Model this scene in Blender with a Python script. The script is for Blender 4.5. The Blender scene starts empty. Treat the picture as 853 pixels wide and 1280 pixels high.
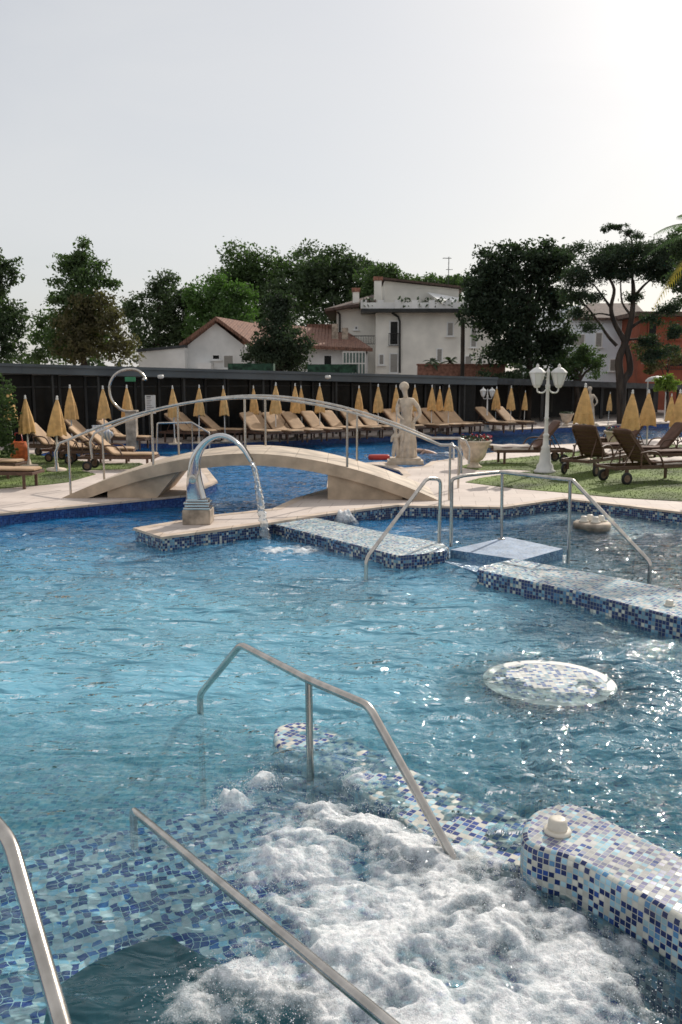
import bpy, bmesh, math, random
import numpy as np
from mathutils import Vector, Matrix, geometry
R = math.radians
rnd = random.Random(7)
sc = bpy.context.scene

# ------------------------------------------------------------------ camera
F, PITCH, H = 1080.0, R(8.95), 2.4
cam = bpy.data.objects.new('camera', bpy.data.cameras.new('camera'))
sc.collection.objects.link(cam); sc.camera = cam
cam.location = (0, 0, H); cam.rotation_euler = (R(90) - PITCH, 0, 0)
cam.data.sensor_fit = 'VERTICAL'; cam.data.sensor_height = 36; cam.data.lens = F / 1280 * 36
cam.data.clip_start = 0.05; cam.data.clip_end = 4000
cam.data.dof.use_dof = True; cam.data.dof.focus_distance = 6.2; cam.data.dof.aperture_fstop = 5.0

# ------------------------------------------------------------------ light
SUN_AZ, SUN_EL = R(31), R(33)          # azimuth right of +Y, elevation
wd = bpy.data.worlds.new('World'); sc.world = wd; wd.use_nodes = True
wn = wd.node_tree; wl = wn.links
bg = wn.nodes['Background']; bg.inputs['Strength'].default_value = 0.094
sky = wn.nodes.new('ShaderNodeTexSky'); sky.sky_type = 'NISHITA'; sky.sun_disc = False
sky.sun_elevation = SUN_EL; sky.sun_rotation = SUN_AZ
sky.air_density = 1.0; sky.dust_density = 2.0; sky.ozone_density = 1.5
hs = wn.nodes.new('ShaderNodeHueSaturation'); hs.inputs['Saturation'].default_value = 0.8
wl.new(sky.outputs[0], hs.inputs['Color'])
# thin high overcast veil: evens the sky out
veil = wn.nodes.new('ShaderNodeMix'); veil.data_type = 'RGBA'; veil.inputs[0].default_value = 0.66
wtc = wn.nodes.new('ShaderNodeTexCoord'); wmp = wn.nodes.new('ShaderNodeMapping'); wl.new(wtc.outputs['Generated'], wmp.inputs[0]); wmp.inputs['Scale'].default_value = (1.2, 1.2, 3.5)
wnz = wn.nodes.new('ShaderNodeTexNoise'); wnz.inputs['Scale'].default_value = 1.6; wnz.inputs['Detail'].default_value = 5; wnz.inputs['Distortion'].default_value = .8; wl.new(wmp.outputs[0], wnz.inputs['Vector'])
wmr = wn.nodes.new('ShaderNodeMapRange'); wl.new(wnz.outputs[0], wmr.inputs[0]); wmr.inputs[1].default_value = .3; wmr.inputs[2].default_value = .7; wmr.inputs[3].default_value = .56; wmr.inputs[4].default_value = .72; wl.new(wmr.outputs[0], veil.inputs[0])
wl.new(hs.outputs[0], veil.inputs[6]); veil.inputs[7].default_value = (8.7, 8.7, 8.65, 1)
wl.new(veil.outputs[2], bg.inputs['Color'])
sun = bpy.data.objects.new('sun', bpy.data.lights.new('sun', 'SUN')); sc.collection.objects.link(sun)
sun.data.energy = 3.6; sun.data.angle = R(0.6); sun.data.color = (1.0, 0.93, 0.83)
sd = Vector((math.sin(SUN_AZ) * math.cos(SUN_EL), math.cos(SUN_AZ) * math.cos(SUN_EL), math.sin(SUN_EL)))
sun.rotation_euler = sd.to_track_quat('Z', 'Y').to_euler()
vs = sc.view_settings; vs.view_transform = 'Standard'; vs.look = 'None'; vs.gamma = 1; vs.exposure = 0.0
sc.render.engine = 'CYCLES'
cy = sc.cycles
cy.use_denoising = True
try: cy.denoiser = 'OPENIMAGEDENOISE'
except Exception: pass
cy.max_bounces = 10; cy.transparent_max_bounces = 10; cy.transmission_bounces = 8; cy.diffuse_bounces = 3; cy.glossy_bounces = 4
cy.sample_clamp_indirect = 6; cy.sample_clamp_direct = 0; cy.blur_glossy = 0.3
cy.caustics_reflective = False; cy.caustics_refractive = True

# ------------------------------------------------------------------ placement: photo pixel (853x1280) -> world point
CP, SP = math.cos(PITCH), math.sin(PITCH)
def ray(px, py):
    u, v = (px - 426.5) / F, (640 - py) / F
    return Vector((u, CP + v * SP, -SP + v * CP))
def G(px, py, z=0.0):
    d = ray(px, py); t = (z - H) / d.z
    return Vector((d.x * t, d.y * t, z))
def P(px, py, Y):
    d = ray(px, py); t = Y / d.y
    return Vector((d.x * t, Y, H + d.z * t))

# ------------------------------------------------------------------ object helpers
def tag(o, label=None, cat=None, group=None, kind=None):
    if label: o['label'] = label
    if cat: o['category'] = cat
    if group: o['group'] = group
    if kind: o['kind'] = kind
    return o
def empty(name, loc=(0, 0, 0), label=None, cat=None, group=None, rz=0):
    o = bpy.data.objects.new(name, None); sc.collection.objects.link(o)
    o.location = loc; o.rotation_euler.z = rz
    return tag(o, label, cat, group)
def wloc(o):
    v = Vector((0, 0, 0))
    while o: v += o.location; o = o.parent
    return v
class MB:
    def __init__(s): s.v = []; s.f = []; s.uv = []; s.sm = []; s.mi = []
    def add(s, vs, fs, uvs=None, smooth=False, mi=0):
        b = len(s.v); s.v += [tuple(v) for v in vs]
        for k, f in enumerate(fs):
            s.f.append(tuple(i + b for i in f)); s.sm.append(smooth); s.mi.append(mi)
            if uvs: s.uv.append(uvs[k])
            else: s.uv.append([(vs[i][0] + vs[i][2] * .0, vs[i][1] + vs[i][2]) for i in f])
        return s
    def box(s, c, d, rz=0, ry=0, rx=0, mi=0):
        x, y, z = d[0] / 2, d[1] / 2, d[2] / 2
        m = Matrix.Translation(Vector(c)) @ Matrix.Rotation(rz, 4, 'Z') @ Matrix.Rotation(ry, 4, 'Y') @ Matrix.Rotation(rx, 4, 'X')
        vs = [m @ Vector((a * x, b * y, e * z)) for a in (-1, 1) for b in (-1, 1) for e in (-1, 1)]
        fs = [(0, 1, 3, 2), (4, 6, 7, 5), (0, 4, 5, 1), (2, 3, 7, 6), (0, 2, 6, 4), (1, 5, 7, 3)]
        D = [(y, z), (y, z), (x, z), (x, z), (x, y), (x, y)]
        uvs = [[(0, 0), (0, 2 * q), (2 * p, 2 * q), (2 * p, 0)] for p, q in D]
        return s.add(vs, fs, uvs, mi=mi)
    def tube(s, pts, r, n=10, cap=True, mi=0):
        pts = [Vector(p) for p in pts]; m = len(pts)
        rr = r if hasattr(r, '__len__') else [r] * m
        vs = []; prev = None
        for i, p in enumerate(pts):
            t = (pts[min(i + 1, m - 1)] - pts[max(i - 1, 0)]).normalized()
            if prev is None:
                a = Vector((0, 0, 1)) if abs(t.z) < .9 else Vector((1, 0, 0))
                u = t.cross(a).normalized()
            else: u = (prev - t * prev.dot(t)).normalized()
            prev = u; w = t.cross(u)
            for k in range(n):
                a = 2 * math.pi * k / n
                vs.append(p + (u * math.cos(a) + w * math.sin(a)) * rr[i])
        fs = [(i * n + k, i * n + (k + 1) % n, (i + 1) * n + (k + 1) % n, (i + 1) * n + k) for i in range(m - 1) for k in range(n)]
        s.add(vs, fs, None, True, mi)
        if cap: s.add(vs[:n], [tuple(range(n - 1, -1, -1))], mi=mi); s.add(vs[-n:], [tuple(range(n))], mi=mi)
        return s
    def lathe(s, prof, c=(0, 0, 0), n=24, mi=0, sx=1, sy=1, flute=0, nf=8, smooth=True):
        vs = []
        for r, z in prof:
            for k in range(n):
                a = 2 * math.pi * k / n; q = r * (1 + flute * math.cos(nf * a))
                vs.append((c[0] + q * math.cos(a) * sx, c[1] + q * math.sin(a) * sy, c[2] + z))
        fs = [(i * n + k, i * n + (k + 1) % n, (i + 1) * n + (k + 1) % n, (i + 1) * n + k) for i in range(len(prof) - 1) for k in range(n)]
        return s.add(vs, fs, None, smooth, mi)
    def prism(s, poly, z0, z1, mi=0, side_mi=None, rot=0, bottom=True):
        poly = [Vector((p[0], p[1])) for p in poly]
        area = sum(poly[i].x * poly[(i + 1) % len(poly)].y - poly[(i + 1) % len(poly)].x * poly[i].y for i in range(len(poly)))
        if area < 0: poly = poly[::-1]
        n = len(poly); ca, sa = math.cos(rot), math.sin(rot)
        U = lambda p: (p.x * ca + p.y * sa, -p.x * sa + p.y * ca)
        tri = geometry.tessellate_polygon([[Vector((p.x, p.y, 0)) for p in poly]])
        tv = [(p.x, p.y, z1) for p in poly]
        fs = []
        for t in tri:
            a, b, c_ = (poly[i] for i in t)
            if (b - a).x * (c_ - a).y - (b - a).y * (c_ - a).x < 0: t = t[::-1]
            fs.append(tuple(t))
        s.add(tv, fs, [[U(poly[i]) for i in f] for f in fs], mi=mi)
        if bottom: s.add([(p.x, p.y, z0) for p in poly], [f[::-1] for f in fs], mi=mi)
        d = 0
        for i in range(n):
            a, b = poly[i], poly[(i + 1) % n]; L = (b - a).length
            s.add([(a.x, a.y, z0), (b.x, b.y, z0), (b.x, b.y, z1), (a.x, a.y, z1)], [(0, 1, 2, 3)],
                  [[(d, z0), (d + L, z0), (d + L, z1), (d, z1)]], mi=mi if side_mi is None else side_mi)
            d += L
        return s
    def sphere(s, c, r, n=12, m=8, sc_=(1, 1, 1), mi=0):
        prof = [(max(1e-4, math.sin(math.pi * i / m)) * r, -math.cos(math.pi * i / m) * r * sc_[2]) for i in range(m + 1)]
        return s.lathe(prof, c, n, mi, sc_[0], sc_[1])
    def build(s, name, mat, parent=None, bevel=0, merge=False):
        o0 = wloc(parent) if parent else Vector((0, 0, 0))
        me = bpy.data.meshes.new(name)
        me.from_pydata([(v[0] - o0.x, v[1] - o0.y, v[2] - o0.z) for v in s.v], [], s.f)
        for m in (mat if isinstance(mat, (list, tuple)) else [mat]): me.materials.append(m)
        me.polygons.foreach_set('use_smooth', s.sm); me.polygons.foreach_set('material_index', s.mi)
        ul = me.uv_layers.new(name='UVMap')
        flat = [c for f in s.uv for uv in f for c in uv]
        ul.data.foreach_set('uv', flat)
        me.update()
        o = bpy.data.objects.new(name, me); sc.collection.objects.link(o); o.parent = parent
        if merge:
            bm = bmesh.new(); bm.from_mesh(me); bmesh.ops.remove_doubles(bm, verts=bm.verts, dist=1e-4); bm.to_mesh(me); bm.free()
        if bevel:
            bm = bmesh.new(); bm.from_mesh(me); bmesh.ops.remove_doubles(bm, verts=bm.verts, dist=1e-4); bm.to_mesh(me); bm.free()
            b = o.modifiers.new('bevel', 'BEVEL'); b.width = bevel; b.segments = 2; b.limit_method = 'ANGLE'; b.angle_limit = R(35)
        return o
def copy_tree(o, parent=None):
    c = o.copy(); sc.collection.objects.link(c); c.parent = parent
    for ch in o.children: copy_tree(ch, c)
    return c
def round_path(pts, rad, n=5):
    pts = [Vector(p) for p in pts]; out = [pts[0]]
    for i in range(1, len(pts) - 1):
        a, b, c = pts[i - 1], pts[i], pts[i + 1]
        r = min(rad, (a - b).length * .45, (c - b).length * .45)
        p, q = b + (a - b).normalized() * r, b + (c - b).normalized() * r
        for k in range(n + 1):
            t = k / n; out.append(p * (1 - t) ** 2 + b * 2 * t * (1 - t) + q * t * t)
    out.append(pts[-1]); return out
def catmull(pts, n=6, closed=False):
    pts = [Vector(p) for p in pts]; m = len(pts); out = []
    rng = range(m) if closed else range(m - 1)
    for i in rng:
        if closed: p0, p1, p2, p3 = pts[i - 1], pts[i], pts[(i + 1) % m], pts[(i + 2) % m]
        else: p0, p1, p2, p3 = pts[max(i - 1, 0)], pts[i], pts[i + 1], pts[min(i + 2, m - 1)]
        for k in range(n):
            t = k / n
            out.append(.5 * ((2 * p1) + (p2 - p0) * t + (2 * p0 - 5 * p1 + 4 * p2 - p3) * t * t + (3 * p1 - p0 - 3 * p2 + p3) * t ** 3))
    if not closed: out.append(pts[-1])
    return out

# ------------------------------------------------------------------ vector noise (numpy)
_prm = np.random.RandomState(3).permutation(512)
def perlin(x, y, seed=0):
    xi, yi = np.floor(x).astype(int), np.floor(y).astype(int); xf, yf = x - xi, y - yi
    def g(ix, iy, dx, dy):
        h = _prm[(_prm[(ix + seed * 17) & 511] + iy) & 511] * (2 * np.pi / 512)
        return np.cos(h) * dx + np.sin(h) * dy
    f = lambda t: t * t * t * (t * (t * 6 - 15) + 10)
    u, v = f(xf), f(yf)
    a = g(xi, yi, xf, yf) * (1 - u) + g(xi + 1, yi, xf - 1, yf) * u
    b = g(xi, yi + 1, xf, yf - 1) * (1 - u) + g(xi + 1, yi + 1, xf - 1, yf - 1) * u
    return (a * (1 - v) + b * v) * 1.5

def worley(x, y, seed=0):
    xi, yi = np.floor(x).astype(int), np.floor(y).astype(int); best = np.full(x.shape, 9.0)
    for dx in (-1, 0, 1):
        for dy in (-1, 0, 1):
            cx, cy_ = xi + dx, yi + dy; h = _prm[(_prm[(cx + seed * 13) & 511] + cy_) & 511]; h2 = _prm[(h + 77) & 511]
            best = np.minimum(best, (cx + h / 512.0 - x) ** 2 + (cy_ + h2 / 512.0 - y) ** 2)
    return np.sqrt(best)

# ------------------------------------------------------------------ materials
def mat_new(name):
    m = bpy.data.materials.new(name); m.use_nodes = True
    n = m.node_tree; return m, n, n.nodes['Principled BSDF']
def N(n, t, **kw):
    q = n.nodes.new(t)
    for k, v in kw.items(): setattr(q, k, v)
    return q
def math_(n, op, a, b=None, c=None):
    q = N(n, 'ShaderNodeMath', operation=op)
    for i, x in enumerate((a, b, c)):
        if x is None: continue
        if hasattr(x, 'is_output'): n.links.new(x, q.inputs[i])
        else: q.inputs[i].default_value = x
    return q.outputs[0]
def mixc(n, f, a, b, bt='MIX'):
    q = N(n, 'ShaderNodeMix', data_type='RGBA', blend_type=bt)
    for i, x in ((0, f), (6, a), (7, b)):
        if hasattr(x, 'is_output'): n.links.new(x, q.inputs[i])
        elif isinstance(x, (tuple, list)): q.inputs[i].default_value = (*x[:3], 1)
        else: q.inputs[i].default_value = x
    return q.outputs[2]
def simple(name, col, rough=.6, metal=0, var=.12, vs_=3.0, bump=0, bs=30, stretch=None, spec=None, trans=0, sub=0, coord='Object', col2=None):
    m, n, b = mat_new(name)
    tc = N(n, 'ShaderNodeTexCoord'); mp = N(n, 'ShaderNodeMapping'); n.links.new(tc.outputs[coord], mp.inputs[0])
    if stretch: mp.inputs['Scale'].default_value = stretch
    nz = N(n, 'ShaderNodeTexNoise'); nz.inputs['Scale'].default_value = vs_; nz.inputs['Detail'].default_value = 5
    n.links.new(mp.outputs[0], nz.inputs['Vector'])
    c2 = col2 or tuple(max(0, c * (1 - 2.2 * var)) for c in col)
    c1 = tuple(min(1, c * (1 + var)) for c in col)
    rp = N(n, 'ShaderNodeMapRange'); n.links.new(nz.outputs[0], rp.inputs[0]); rp.inputs[1].default_value = .35; rp.inputs[2].default_value = .65
    n.links.new(mixc(n, rp.outputs[0], c2, c1), b.inputs['Base Color'])
    b.inputs['Roughness'].default_value = rough; b.inputs['Metallic'].default_value = metal
    if spec is not None: b.inputs['Specular IOR Level'].default_value = spec
    if trans: b.inputs['Transmission Weight'].default_value = trans
    if bump:
        nb = N(n, 'ShaderNodeTexNoise'); nb.inputs['Scale'].default_value = bs; nb.inputs['Detail'].default_value = 4
        n.links.new(mp.outputs[0], nb.inputs['Vector'])
        bp = N(n, 'ShaderNodeBump'); bp.inputs['Strength'].default_value = bump; bp.inputs['Distance'].default_value = .01
        n.links.new(nb.outputs[0], bp.inputs['Height']); n.links.new(bp.outputs[0], b.inputs['Normal'])
    return m
def mosaic(name, tile, pal, grout=(.55, .55, .5), rough=.12, tilt=.05, blob=.25, blobscale=.15, gw=.07, warp=0):
    """pal: list of (upper position, colour); colours drawn per tile"""
    m, n, b = mat_new(name); L = n.links
    uv = N(n, 'ShaderNodeUVMap')
    src = uv.outputs[0]
    if warp:
        wz = N(n, 'ShaderNodeTexNoise'); wz.inputs['Scale'].default_value = 5.5; wz.inputs['Detail'].default_value = 3; L.new(src, wz.inputs['Vector'])
        ws = N(n, 'ShaderNodeVectorMath', operation='SUBTRACT'); L.new(wz.outputs['Color'], ws.inputs[0]); ws.inputs[1].default_value = (.5, .5, .5)
        wsc = N(n, 'ShaderNodeVectorMath', operation='SCALE'); L.new(ws.outputs[0], wsc.inputs[0]); wsc.inputs['Scale'].default_value = warp
        wa = N(n, 'ShaderNodeVectorMath', operation='ADD'); L.new(src, wa.inputs[0]); L.new(wsc.outputs[0], wa.inputs[1]); src = wa.outputs[0]
    sc_ = N(n, 'ShaderNodeVectorMath', operation='SCALE'); sc_.inputs['Scale'].default_value = 1 / tile; L.new(src, sc_.inputs[0])
    fl = N(n, 'ShaderNodeVectorMath', operation='FLOOR'); L.new(sc_.outputs[0], fl.inputs[0])
    fr = N(n, 'ShaderNodeVectorMath', operation='FRACTION'); L.new(sc_.outputs[0], fr.inputs[0])
    wnz = N(n, 'ShaderNodeTexWhiteNoise', noise_dimensions='2D'); L.new(fl.outputs[0], wnz.inputs['Vector'])
    cl = N(n, 'ShaderNodeTexNoise'); cl.inputs['Scale'].default_value = blobscale; cl.inputs['Detail'].default_value = 2; L.new(fl.outputs[0], cl.inputs['Vector'])
    k = math_(n, 'MULTIPLY_ADD', cl.outputs[0], blob * 2, -blob)
    k = math_(n, 'ADD', wnz.outputs['Value'], k)
    rp = N(n, 'ShaderNodeValToRGB'); rp.color_ramp.interpolation = 'CONSTANT'
    els = rp.color_ramp.elements
    while len(els) > 1: els.remove(els[-1])
    els[0].position = 0; els[0].color = (*pal[0][1], 1)
    for i in range(1, len(pal)):
        e = els.new(pal[i - 1][0]); e.color = (*pal[i][1], 1)
    L.new(k, rp.inputs[0])
    # slight per-tile tone
    w2 = N(n, 'ShaderNodeTexWhiteNoise', noise_dimensions='3D'); L.new(fl.outputs[0], w2.inputs['Vector'])
    tone = math_(n, 'MULTIPLY_ADD', w2.outputs['Value'], .35, .82)
    mul = N(n, 'ShaderNodeVectorMath', operation='SCALE'); L.new(rp.outputs[0], mul.inputs[0]); L.new(tone, mul.inputs['Scale'])
    sx = N(n, 'ShaderNodeSeparateXYZ'); L.new(fr.outputs[0], sx.inputs[0])
    ax = math_(n, 'ABSOLUTE', math_(n, 'SUBTRACT', sx.outputs[0], .5)); ay = math_(n, 'ABSOLUTE', math_(n, 'SUBTRACT', sx.outputs[1], .5))
    g = math_(n, 'GREATER_THAN', math_(n, 'MAXIMUM', ax, ay), .5 - gw)
    st = N(n, 'ShaderNodeTexNoise'); st.inputs['Scale'].default_value = 3.2; st.inputs['Detail'].default_value = 7; st.inputs['Roughness'].default_value = .65; L.new(uv.outputs[0], st.inputs['Vector'])
    stm = N(n, 'ShaderNodeMapRange'); L.new(st.outputs[0], stm.inputs[0]); stm.inputs[1].default_value = .32; stm.inputs[2].default_value = .62; stm.inputs[3].default_value = .62; stm.inputs[4].default_value = 1.0
    fin = N(n, 'ShaderNodeVectorMath', operation='SCALE'); L.new(mixc(n, g, mul.outputs[0], grout), fin.inputs[0]); L.new(stm.outputs[0], fin.inputs['Scale'])
    L.new(fin.outputs[0], b.inputs['Base Color'])
    L.new(math_(n, 'MULTIPLY_ADD', g, .6, rough), b.inputs['Roughness'])
    geo = N(n, 'ShaderNodeNewGeometry')
    sub = N(n, 'ShaderNodeVectorMath', operation='SUBTRACT'); L.new(w2.outputs['Color'], sub.inputs[0]); sub.inputs[1].default_value = (.5, .5, .5)
    s2 = N(n, 'ShaderNodeVectorMath', operation='SCALE'); L.new(sub.outputs[0], s2.inputs[0]); s2.inputs['Scale'].default_value = tilt
    ad = N(n, 'ShaderNodeVectorMath', operation='ADD'); L.new(geo.outputs['Normal'], ad.inputs[0]); L.new(s2.outputs[0], ad.inputs[1])
    nm = N(n, 'ShaderNodeVectorMath', operation='NORMALIZE'); L.new(ad.outputs[0], nm.inputs[0])
    bp = N(n, 'ShaderNodeBump'); bp.inputs['Strength'].default_value = .5; bp.inputs['Distance'].default_value = .002
    L.new(math_(n, 'SUBTRACT', 1.0, g), bp.inputs['Height']); L.new(nm.outputs[0], bp.inputs['Normal'])
    L.new(bp.outputs[0], b.inputs['Normal'])
    return m
NAVY, ROYAL, MID, SKYB, AQUA, CREAM = (.012, .028, .13), (.03, .08, .30), (.10, .26, .46), (.30, .52, .64), (.42, .62, .68), (.66, .65, .57)
M = {}
M['mosaic'] = mosaic('mosaic_tile', .031, [(.34, NAVY), (.44, ROYAL), (.50, MID), (.72, SKYB), (.78, AQUA), (1, CREAM)])
M['mosaic_top'] = mosaic('mosaic_top_tile', .031, [(.08, ROYAL), (.36, (.20, .20, .34)), (.50, (.30, .32, .42)), (.64, SKYB), (.74, AQUA), (1, (.54, .54, .53))], rough=.16, tilt=.10)  # side tiles again, greyed and paled by sky reflection put into the colours
M['mosaic_far'] = mosaic('mosaic_wall_tile', .042, [(.50, NAVY), (.64, (.02, .06, .2)), (.74, MID), (.88, (.20, .38, .50)), (1, CREAM)], grout=(.25, .28, .30))
M['mosaic_far_top'] = mosaic('mosaic_bench_tile', .04, [(.08, ROYAL), (.24, MID), (.5, SKYB), (.7, AQUA), (1, (.72, .72, .7))], rough=.2, tilt=.12)
M['mosaic_ring'] = mosaic('mosaic_ring_tile', .042, [(.30, (.02, .05, .24)), (.42, (.05, .12, .38)), (.55, SKYB), (.72, AQUA), (1, (.72, .70, .62))])
M['mosaic_shelf'] = mosaic('mosaic_shelf_tile', .046, [(.40, (.006, .03, .28)), (.46, (.03, .16, .55)), (.74, (.42, .76, .98)), (1, (.84, .92, .95))], grout=(.6, .8, .82), gw=.05, warp=.15, blob=.52, blobscale=.24)
M['mosaic_blue'] = mosaic('blue_wall_tile', .035, [(.5, (.010, .045, .21)), (.8, (.018, .075, .29)), (1, (.04, .13, .38))], grout=(.05, .1, .25), blob=.1)
M['floor_tile'] = mosaic('pool_floor_tile', .05, [(.06, (.02, .10, .34)), (.20, (.05, .30, .52)), (.52, (.14, .52, .68)), (.82, (.26, .66, .76)), (1, (.55, .80, .80))], grout=(.35, .65, .72), blob=.3, blobscale=.08, gw=.05, warp=.10)
M['floor_deep'] = mosaic('deep_floor_tile', .05, [(.3, (.012, .12, .42)), (.7, (.02, .22, .58)), (1, (.05, .34, .68))], grout=(.05, .25, .5), blob=.2)
M['teal'] = simple('teal_scatter_lining', (.03, .33, .37), .4, var=.15)
M['spa_floor'] = simple('spa_floor_tile', (.02, .14, .15), .4, var=.3, vs_=1.2)
M['step_tile'] = mosaic('step_tile', .024, [(.15, (.16, .26, .46)), (.5, (.25, .37, .55)), (1, (.34, .44, .58))], grout=(.42, .47, .54), gw=.09, rough=.6, tilt=.01)
M['step_edge'] = mosaic('step_edge_tile', .024, [(.4, (.08, .20, .38)), (.8, (.13, .30, .48)), (1, (.3, .48, .6))], grout=(.3, .4, .5), gw=.09)
M['steel'] = simple('brushed_steel', (.56, .52, .47), .20, 1, var=.10, vs_=9, bump=.05, bs=60, stretch=(1, 1, .15))
M['steel_bright'] = simple('polished_steel', (.62, .61, .60), .09, 1, var=.05, bump=.05, bs=5)
M['white_plastic'] = simple('cream_plastic', (.70, .64, .54), .35, var=.06)
M['stone'] = simple('weathered_stone', (.44, .36, .28), .8, var=.22, vs_=5, bump=.5, bs=30)
M['stone_pale'] = simple('pale_stone', (.64, .53, .41), .8, var=.11, vs_=7, bump=.4, bs=40)
M['bridge'] = simple('sandstone', (.50, .39, .285), .7, var=.10, vs_=2.5, bump=.2, bs=60)
M['bridge_side'] = simple('sandstone_side', (.54, .415, .295), .75, var=.12, vs_=3, bump=.2, bs=60)
M['wood'] = simple('teak', (.11, .055, .032), .55, var=.2, vs_=12, stretch=(1, 6, 6))
M['wood_grey'] = simple('teak_weathered', (.19, .12, .08), .6, var=.2, vs_=12, stretch=(1, 6, 6))
M['cush_beige'] = simple('beige_canvas', (.47, .315, .19), .85, var=.08, vs_=4, bump=.2, bs=40)
M['cush_brown'] = simple('brown_canvas', (.125, .066, .045), .85, var=.12, vs_=4, bump=.2, bs=40)
M['cush_white'] = simple('cream_canvas', (.60, .52, .45), .85, var=.06)
M['rubber'] = simple('black_rubber', (.02, .02, .02), .7)
M['white_paint'] = simple('white_paint', (.72, .70, .66), .4, var=.07)
M['umb'] = simple('ochre_canvas', (.68, .41, .16), .85, var=.10, vs_=6)
M['umb'].node_tree.nodes['Principled BSDF'].inputs['Subsurface Weight'].default_value = 0
M['glass_lamp'] = simple('frosted_glass', (.8, .8, .78), .25, var=.03)
M['dark_metal'] = simple('dark_metal', (.022, .022, .021), .45, var=.2)
M['fascia'] = simple('grey_fascia', (.085, .10, .11), .5, var=.12, vs_=.8)
M['roof_dark'] = simple('dark_roofing', (.05, .055, .06), .8, var=.2)
M['dark_wall'] = simple('dark_wall', (.012, .011, .010), .7, var=.4, vs_=1.5)
M['win_glass'] = simple('dark_glass', (.012, .012, .011), .25, var=.2, spec=.18)
M['red'] = simple('red_vinyl', (.50, .045, .03), .35)
M['orange'] = simple('orange_cloth', (.70, .17, .05), .8, var=.2, vs_=8)
M['skin'] = simple('skin', (.50, .30, .21), .5, var=.08)
M['hair'] = simple('dark_hair', (.03, .022, .018), .6)
M['paper'] = simple('paper', (.62, .62, .60), .5, var=.03)
M['ink'] = simple('grey_ink', (.16, .16, .17), .6)
M['green_sign'] = simple('green_sign', (.03, .22, .10), .5)
# ------------------------------------------------------------------ setting: ground, paving, pools
W = -0.22
def paver_mat():
    m, n, b = mat_new('paving'); L = n.links
    tc = N(n, 'ShaderNodeTexCoord'); mp = N(n, 'ShaderNodeMapping'); L.new(tc.outputs['Object'], mp.inputs[0]); mp.inputs['Rotation'].default_value = (0, 0, .12)
    br = N(n, 'ShaderNodeTexBrick'); L.new(mp.outputs[0], br.inputs['Vector']); br.offset = .5
    br.inputs['Scale'].default_value = 1; br.inputs['Brick Width'].default_value = .6; br.inputs['Row Height'].default_value = .6; br.inputs['Mortar Size'].default_value = .006
    br.inputs['Color1'].default_value = (.66, .565, .50, 1); br.inputs['Color2'].default_value = (.60, .505, .445, 1); br.inputs['Mortar'].default_value = (.40, .32, .27, 1)
    nz = N(n, 'ShaderNodeTexNoise'); nz.inputs['Scale'].default_value = 1.1; nz.inputs['Detail'].default_value = 8; L.new(mp.outputs[0], nz.inputs[0])
    rp = N(n, 'ShaderNodeMapRange'); L.new(nz.outputs[0], rp.inputs[0]); rp.inputs[1].default_value = .3; rp.inputs[2].default_value = .7; rp.inputs[3].default_value = .82; rp.inputs[4].default_value = 1.06
    s = N(n, 'ShaderNodeVectorMath', operation='SCALE'); L.new(br.outputs[0], s.inputs[0]); L.new(rp.outputs[0], s.inputs['Scale'])
    L.new(s.outputs[0], b.inputs['Base Color']); b.inputs['Roughness'].default_value = .75
    return m
M['paving'] = paver_mat()
def jointed(name, col, w, h):
    m = simple(name, col, .7, var=.14, vs_=2.2); n = m.node_tree; L = n.links; b = n.nodes['Principled BSDF']
    src = b.inputs['Base Color'].links[0].from_socket; tc = N(n, 'ShaderNodeTexCoord'); br = N(n, 'ShaderNodeTexBrick'); L.new(tc.outputs['Object'], br.inputs['Vector'])
    br.inputs['Scale'].default_value = 1; br.inputs['Brick Width'].default_value = w; br.inputs['Row Height'].default_value = h; br.inputs['Mortar Size'].default_value = .007
    br.inputs['Color1'].default_value = (1, 1, 1, 1); br.inputs['Color2'].default_value = (.9, .88, .86, 1); br.inputs['Mortar'].default_value = (.5, .46, .42, 1)
    L.new(mixc(n, 1.0, src, br.outputs[0], 'MULTIPLY'), b.inputs['Base Color']); return m
M['bridge'] = jointed('sandstone_slabs', (.56, .46, .355), .62, 5.0)
M['coping'] = jointed('coping_stone', (.60, .48, .38), .5, 40)
M['coping_far'] = simple('coping_stone_far', (.60, .50, .43), .6, var=.08, vs_=3)
M['earth'] = simple('meadow', (.06, .085, .03), .9, var=.3, vs_=.2)
Z0 = Vector((0, 0, 0))
g2 = lambda *l: [G(x, y) for x, y in l]
near_left = g2((0, 642), (232, 619), (271, 602))                     # wall of royal blue
chan = g2((256, 583), (230, 572), (150, 568))
left_end = [Vector((-9.5, 24.6, 0)), Vector((-9.5, 31.5, 0))]
far_edge = g2((284, 553), (450, 546), (568, 540), (700, 534), (853, 528))
right_end = [Vector((30, 46, 0)), Vector((30, 31.5, 0))]
near_right = g2((853, 547), (741, 553), (681, 557), (615, 566), (568, 573), (540, 577), (530, 583), (505, 585), (480, 577), (452, 579), (480, 582), (500, 588), (506, 594), (490, 600), (440, 602))
penins_back = g2((411, 601), (410, 611), (370, 623), (342, 636), (266, 644), (169, 660), (203, 671))
penins_front = g2((326, 655), (410, 642), (497, 631), (510, 632), (628, 634), (706, 623), (853, 640))
rest = [Vector((10, 12.6, 0)), Vector((12, 8, 0)), Vector((12, .9, 0)), Vector((-9, .9, 0)), Vector((-11, 8, 0)), Vector((-11, 17.6, 0))]
segs = [(near_left, 'mosaic_blue'), (chan, 'mosaic_blue'), (left_end, 'mosaic_blue'), (far_edge, 'mosaic_blue'), (right_end, 'mosaic_blue'),
        (near_right, 'mosaic_blue'), (penins_back, 'mosaic_blue'), (penins_front, 'mosaic_far'), (rest, 'mosaic_blue')]
outline = [p for s, _ in segs for p in s]; omat = [m for s, m in segs for _ in s]
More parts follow.
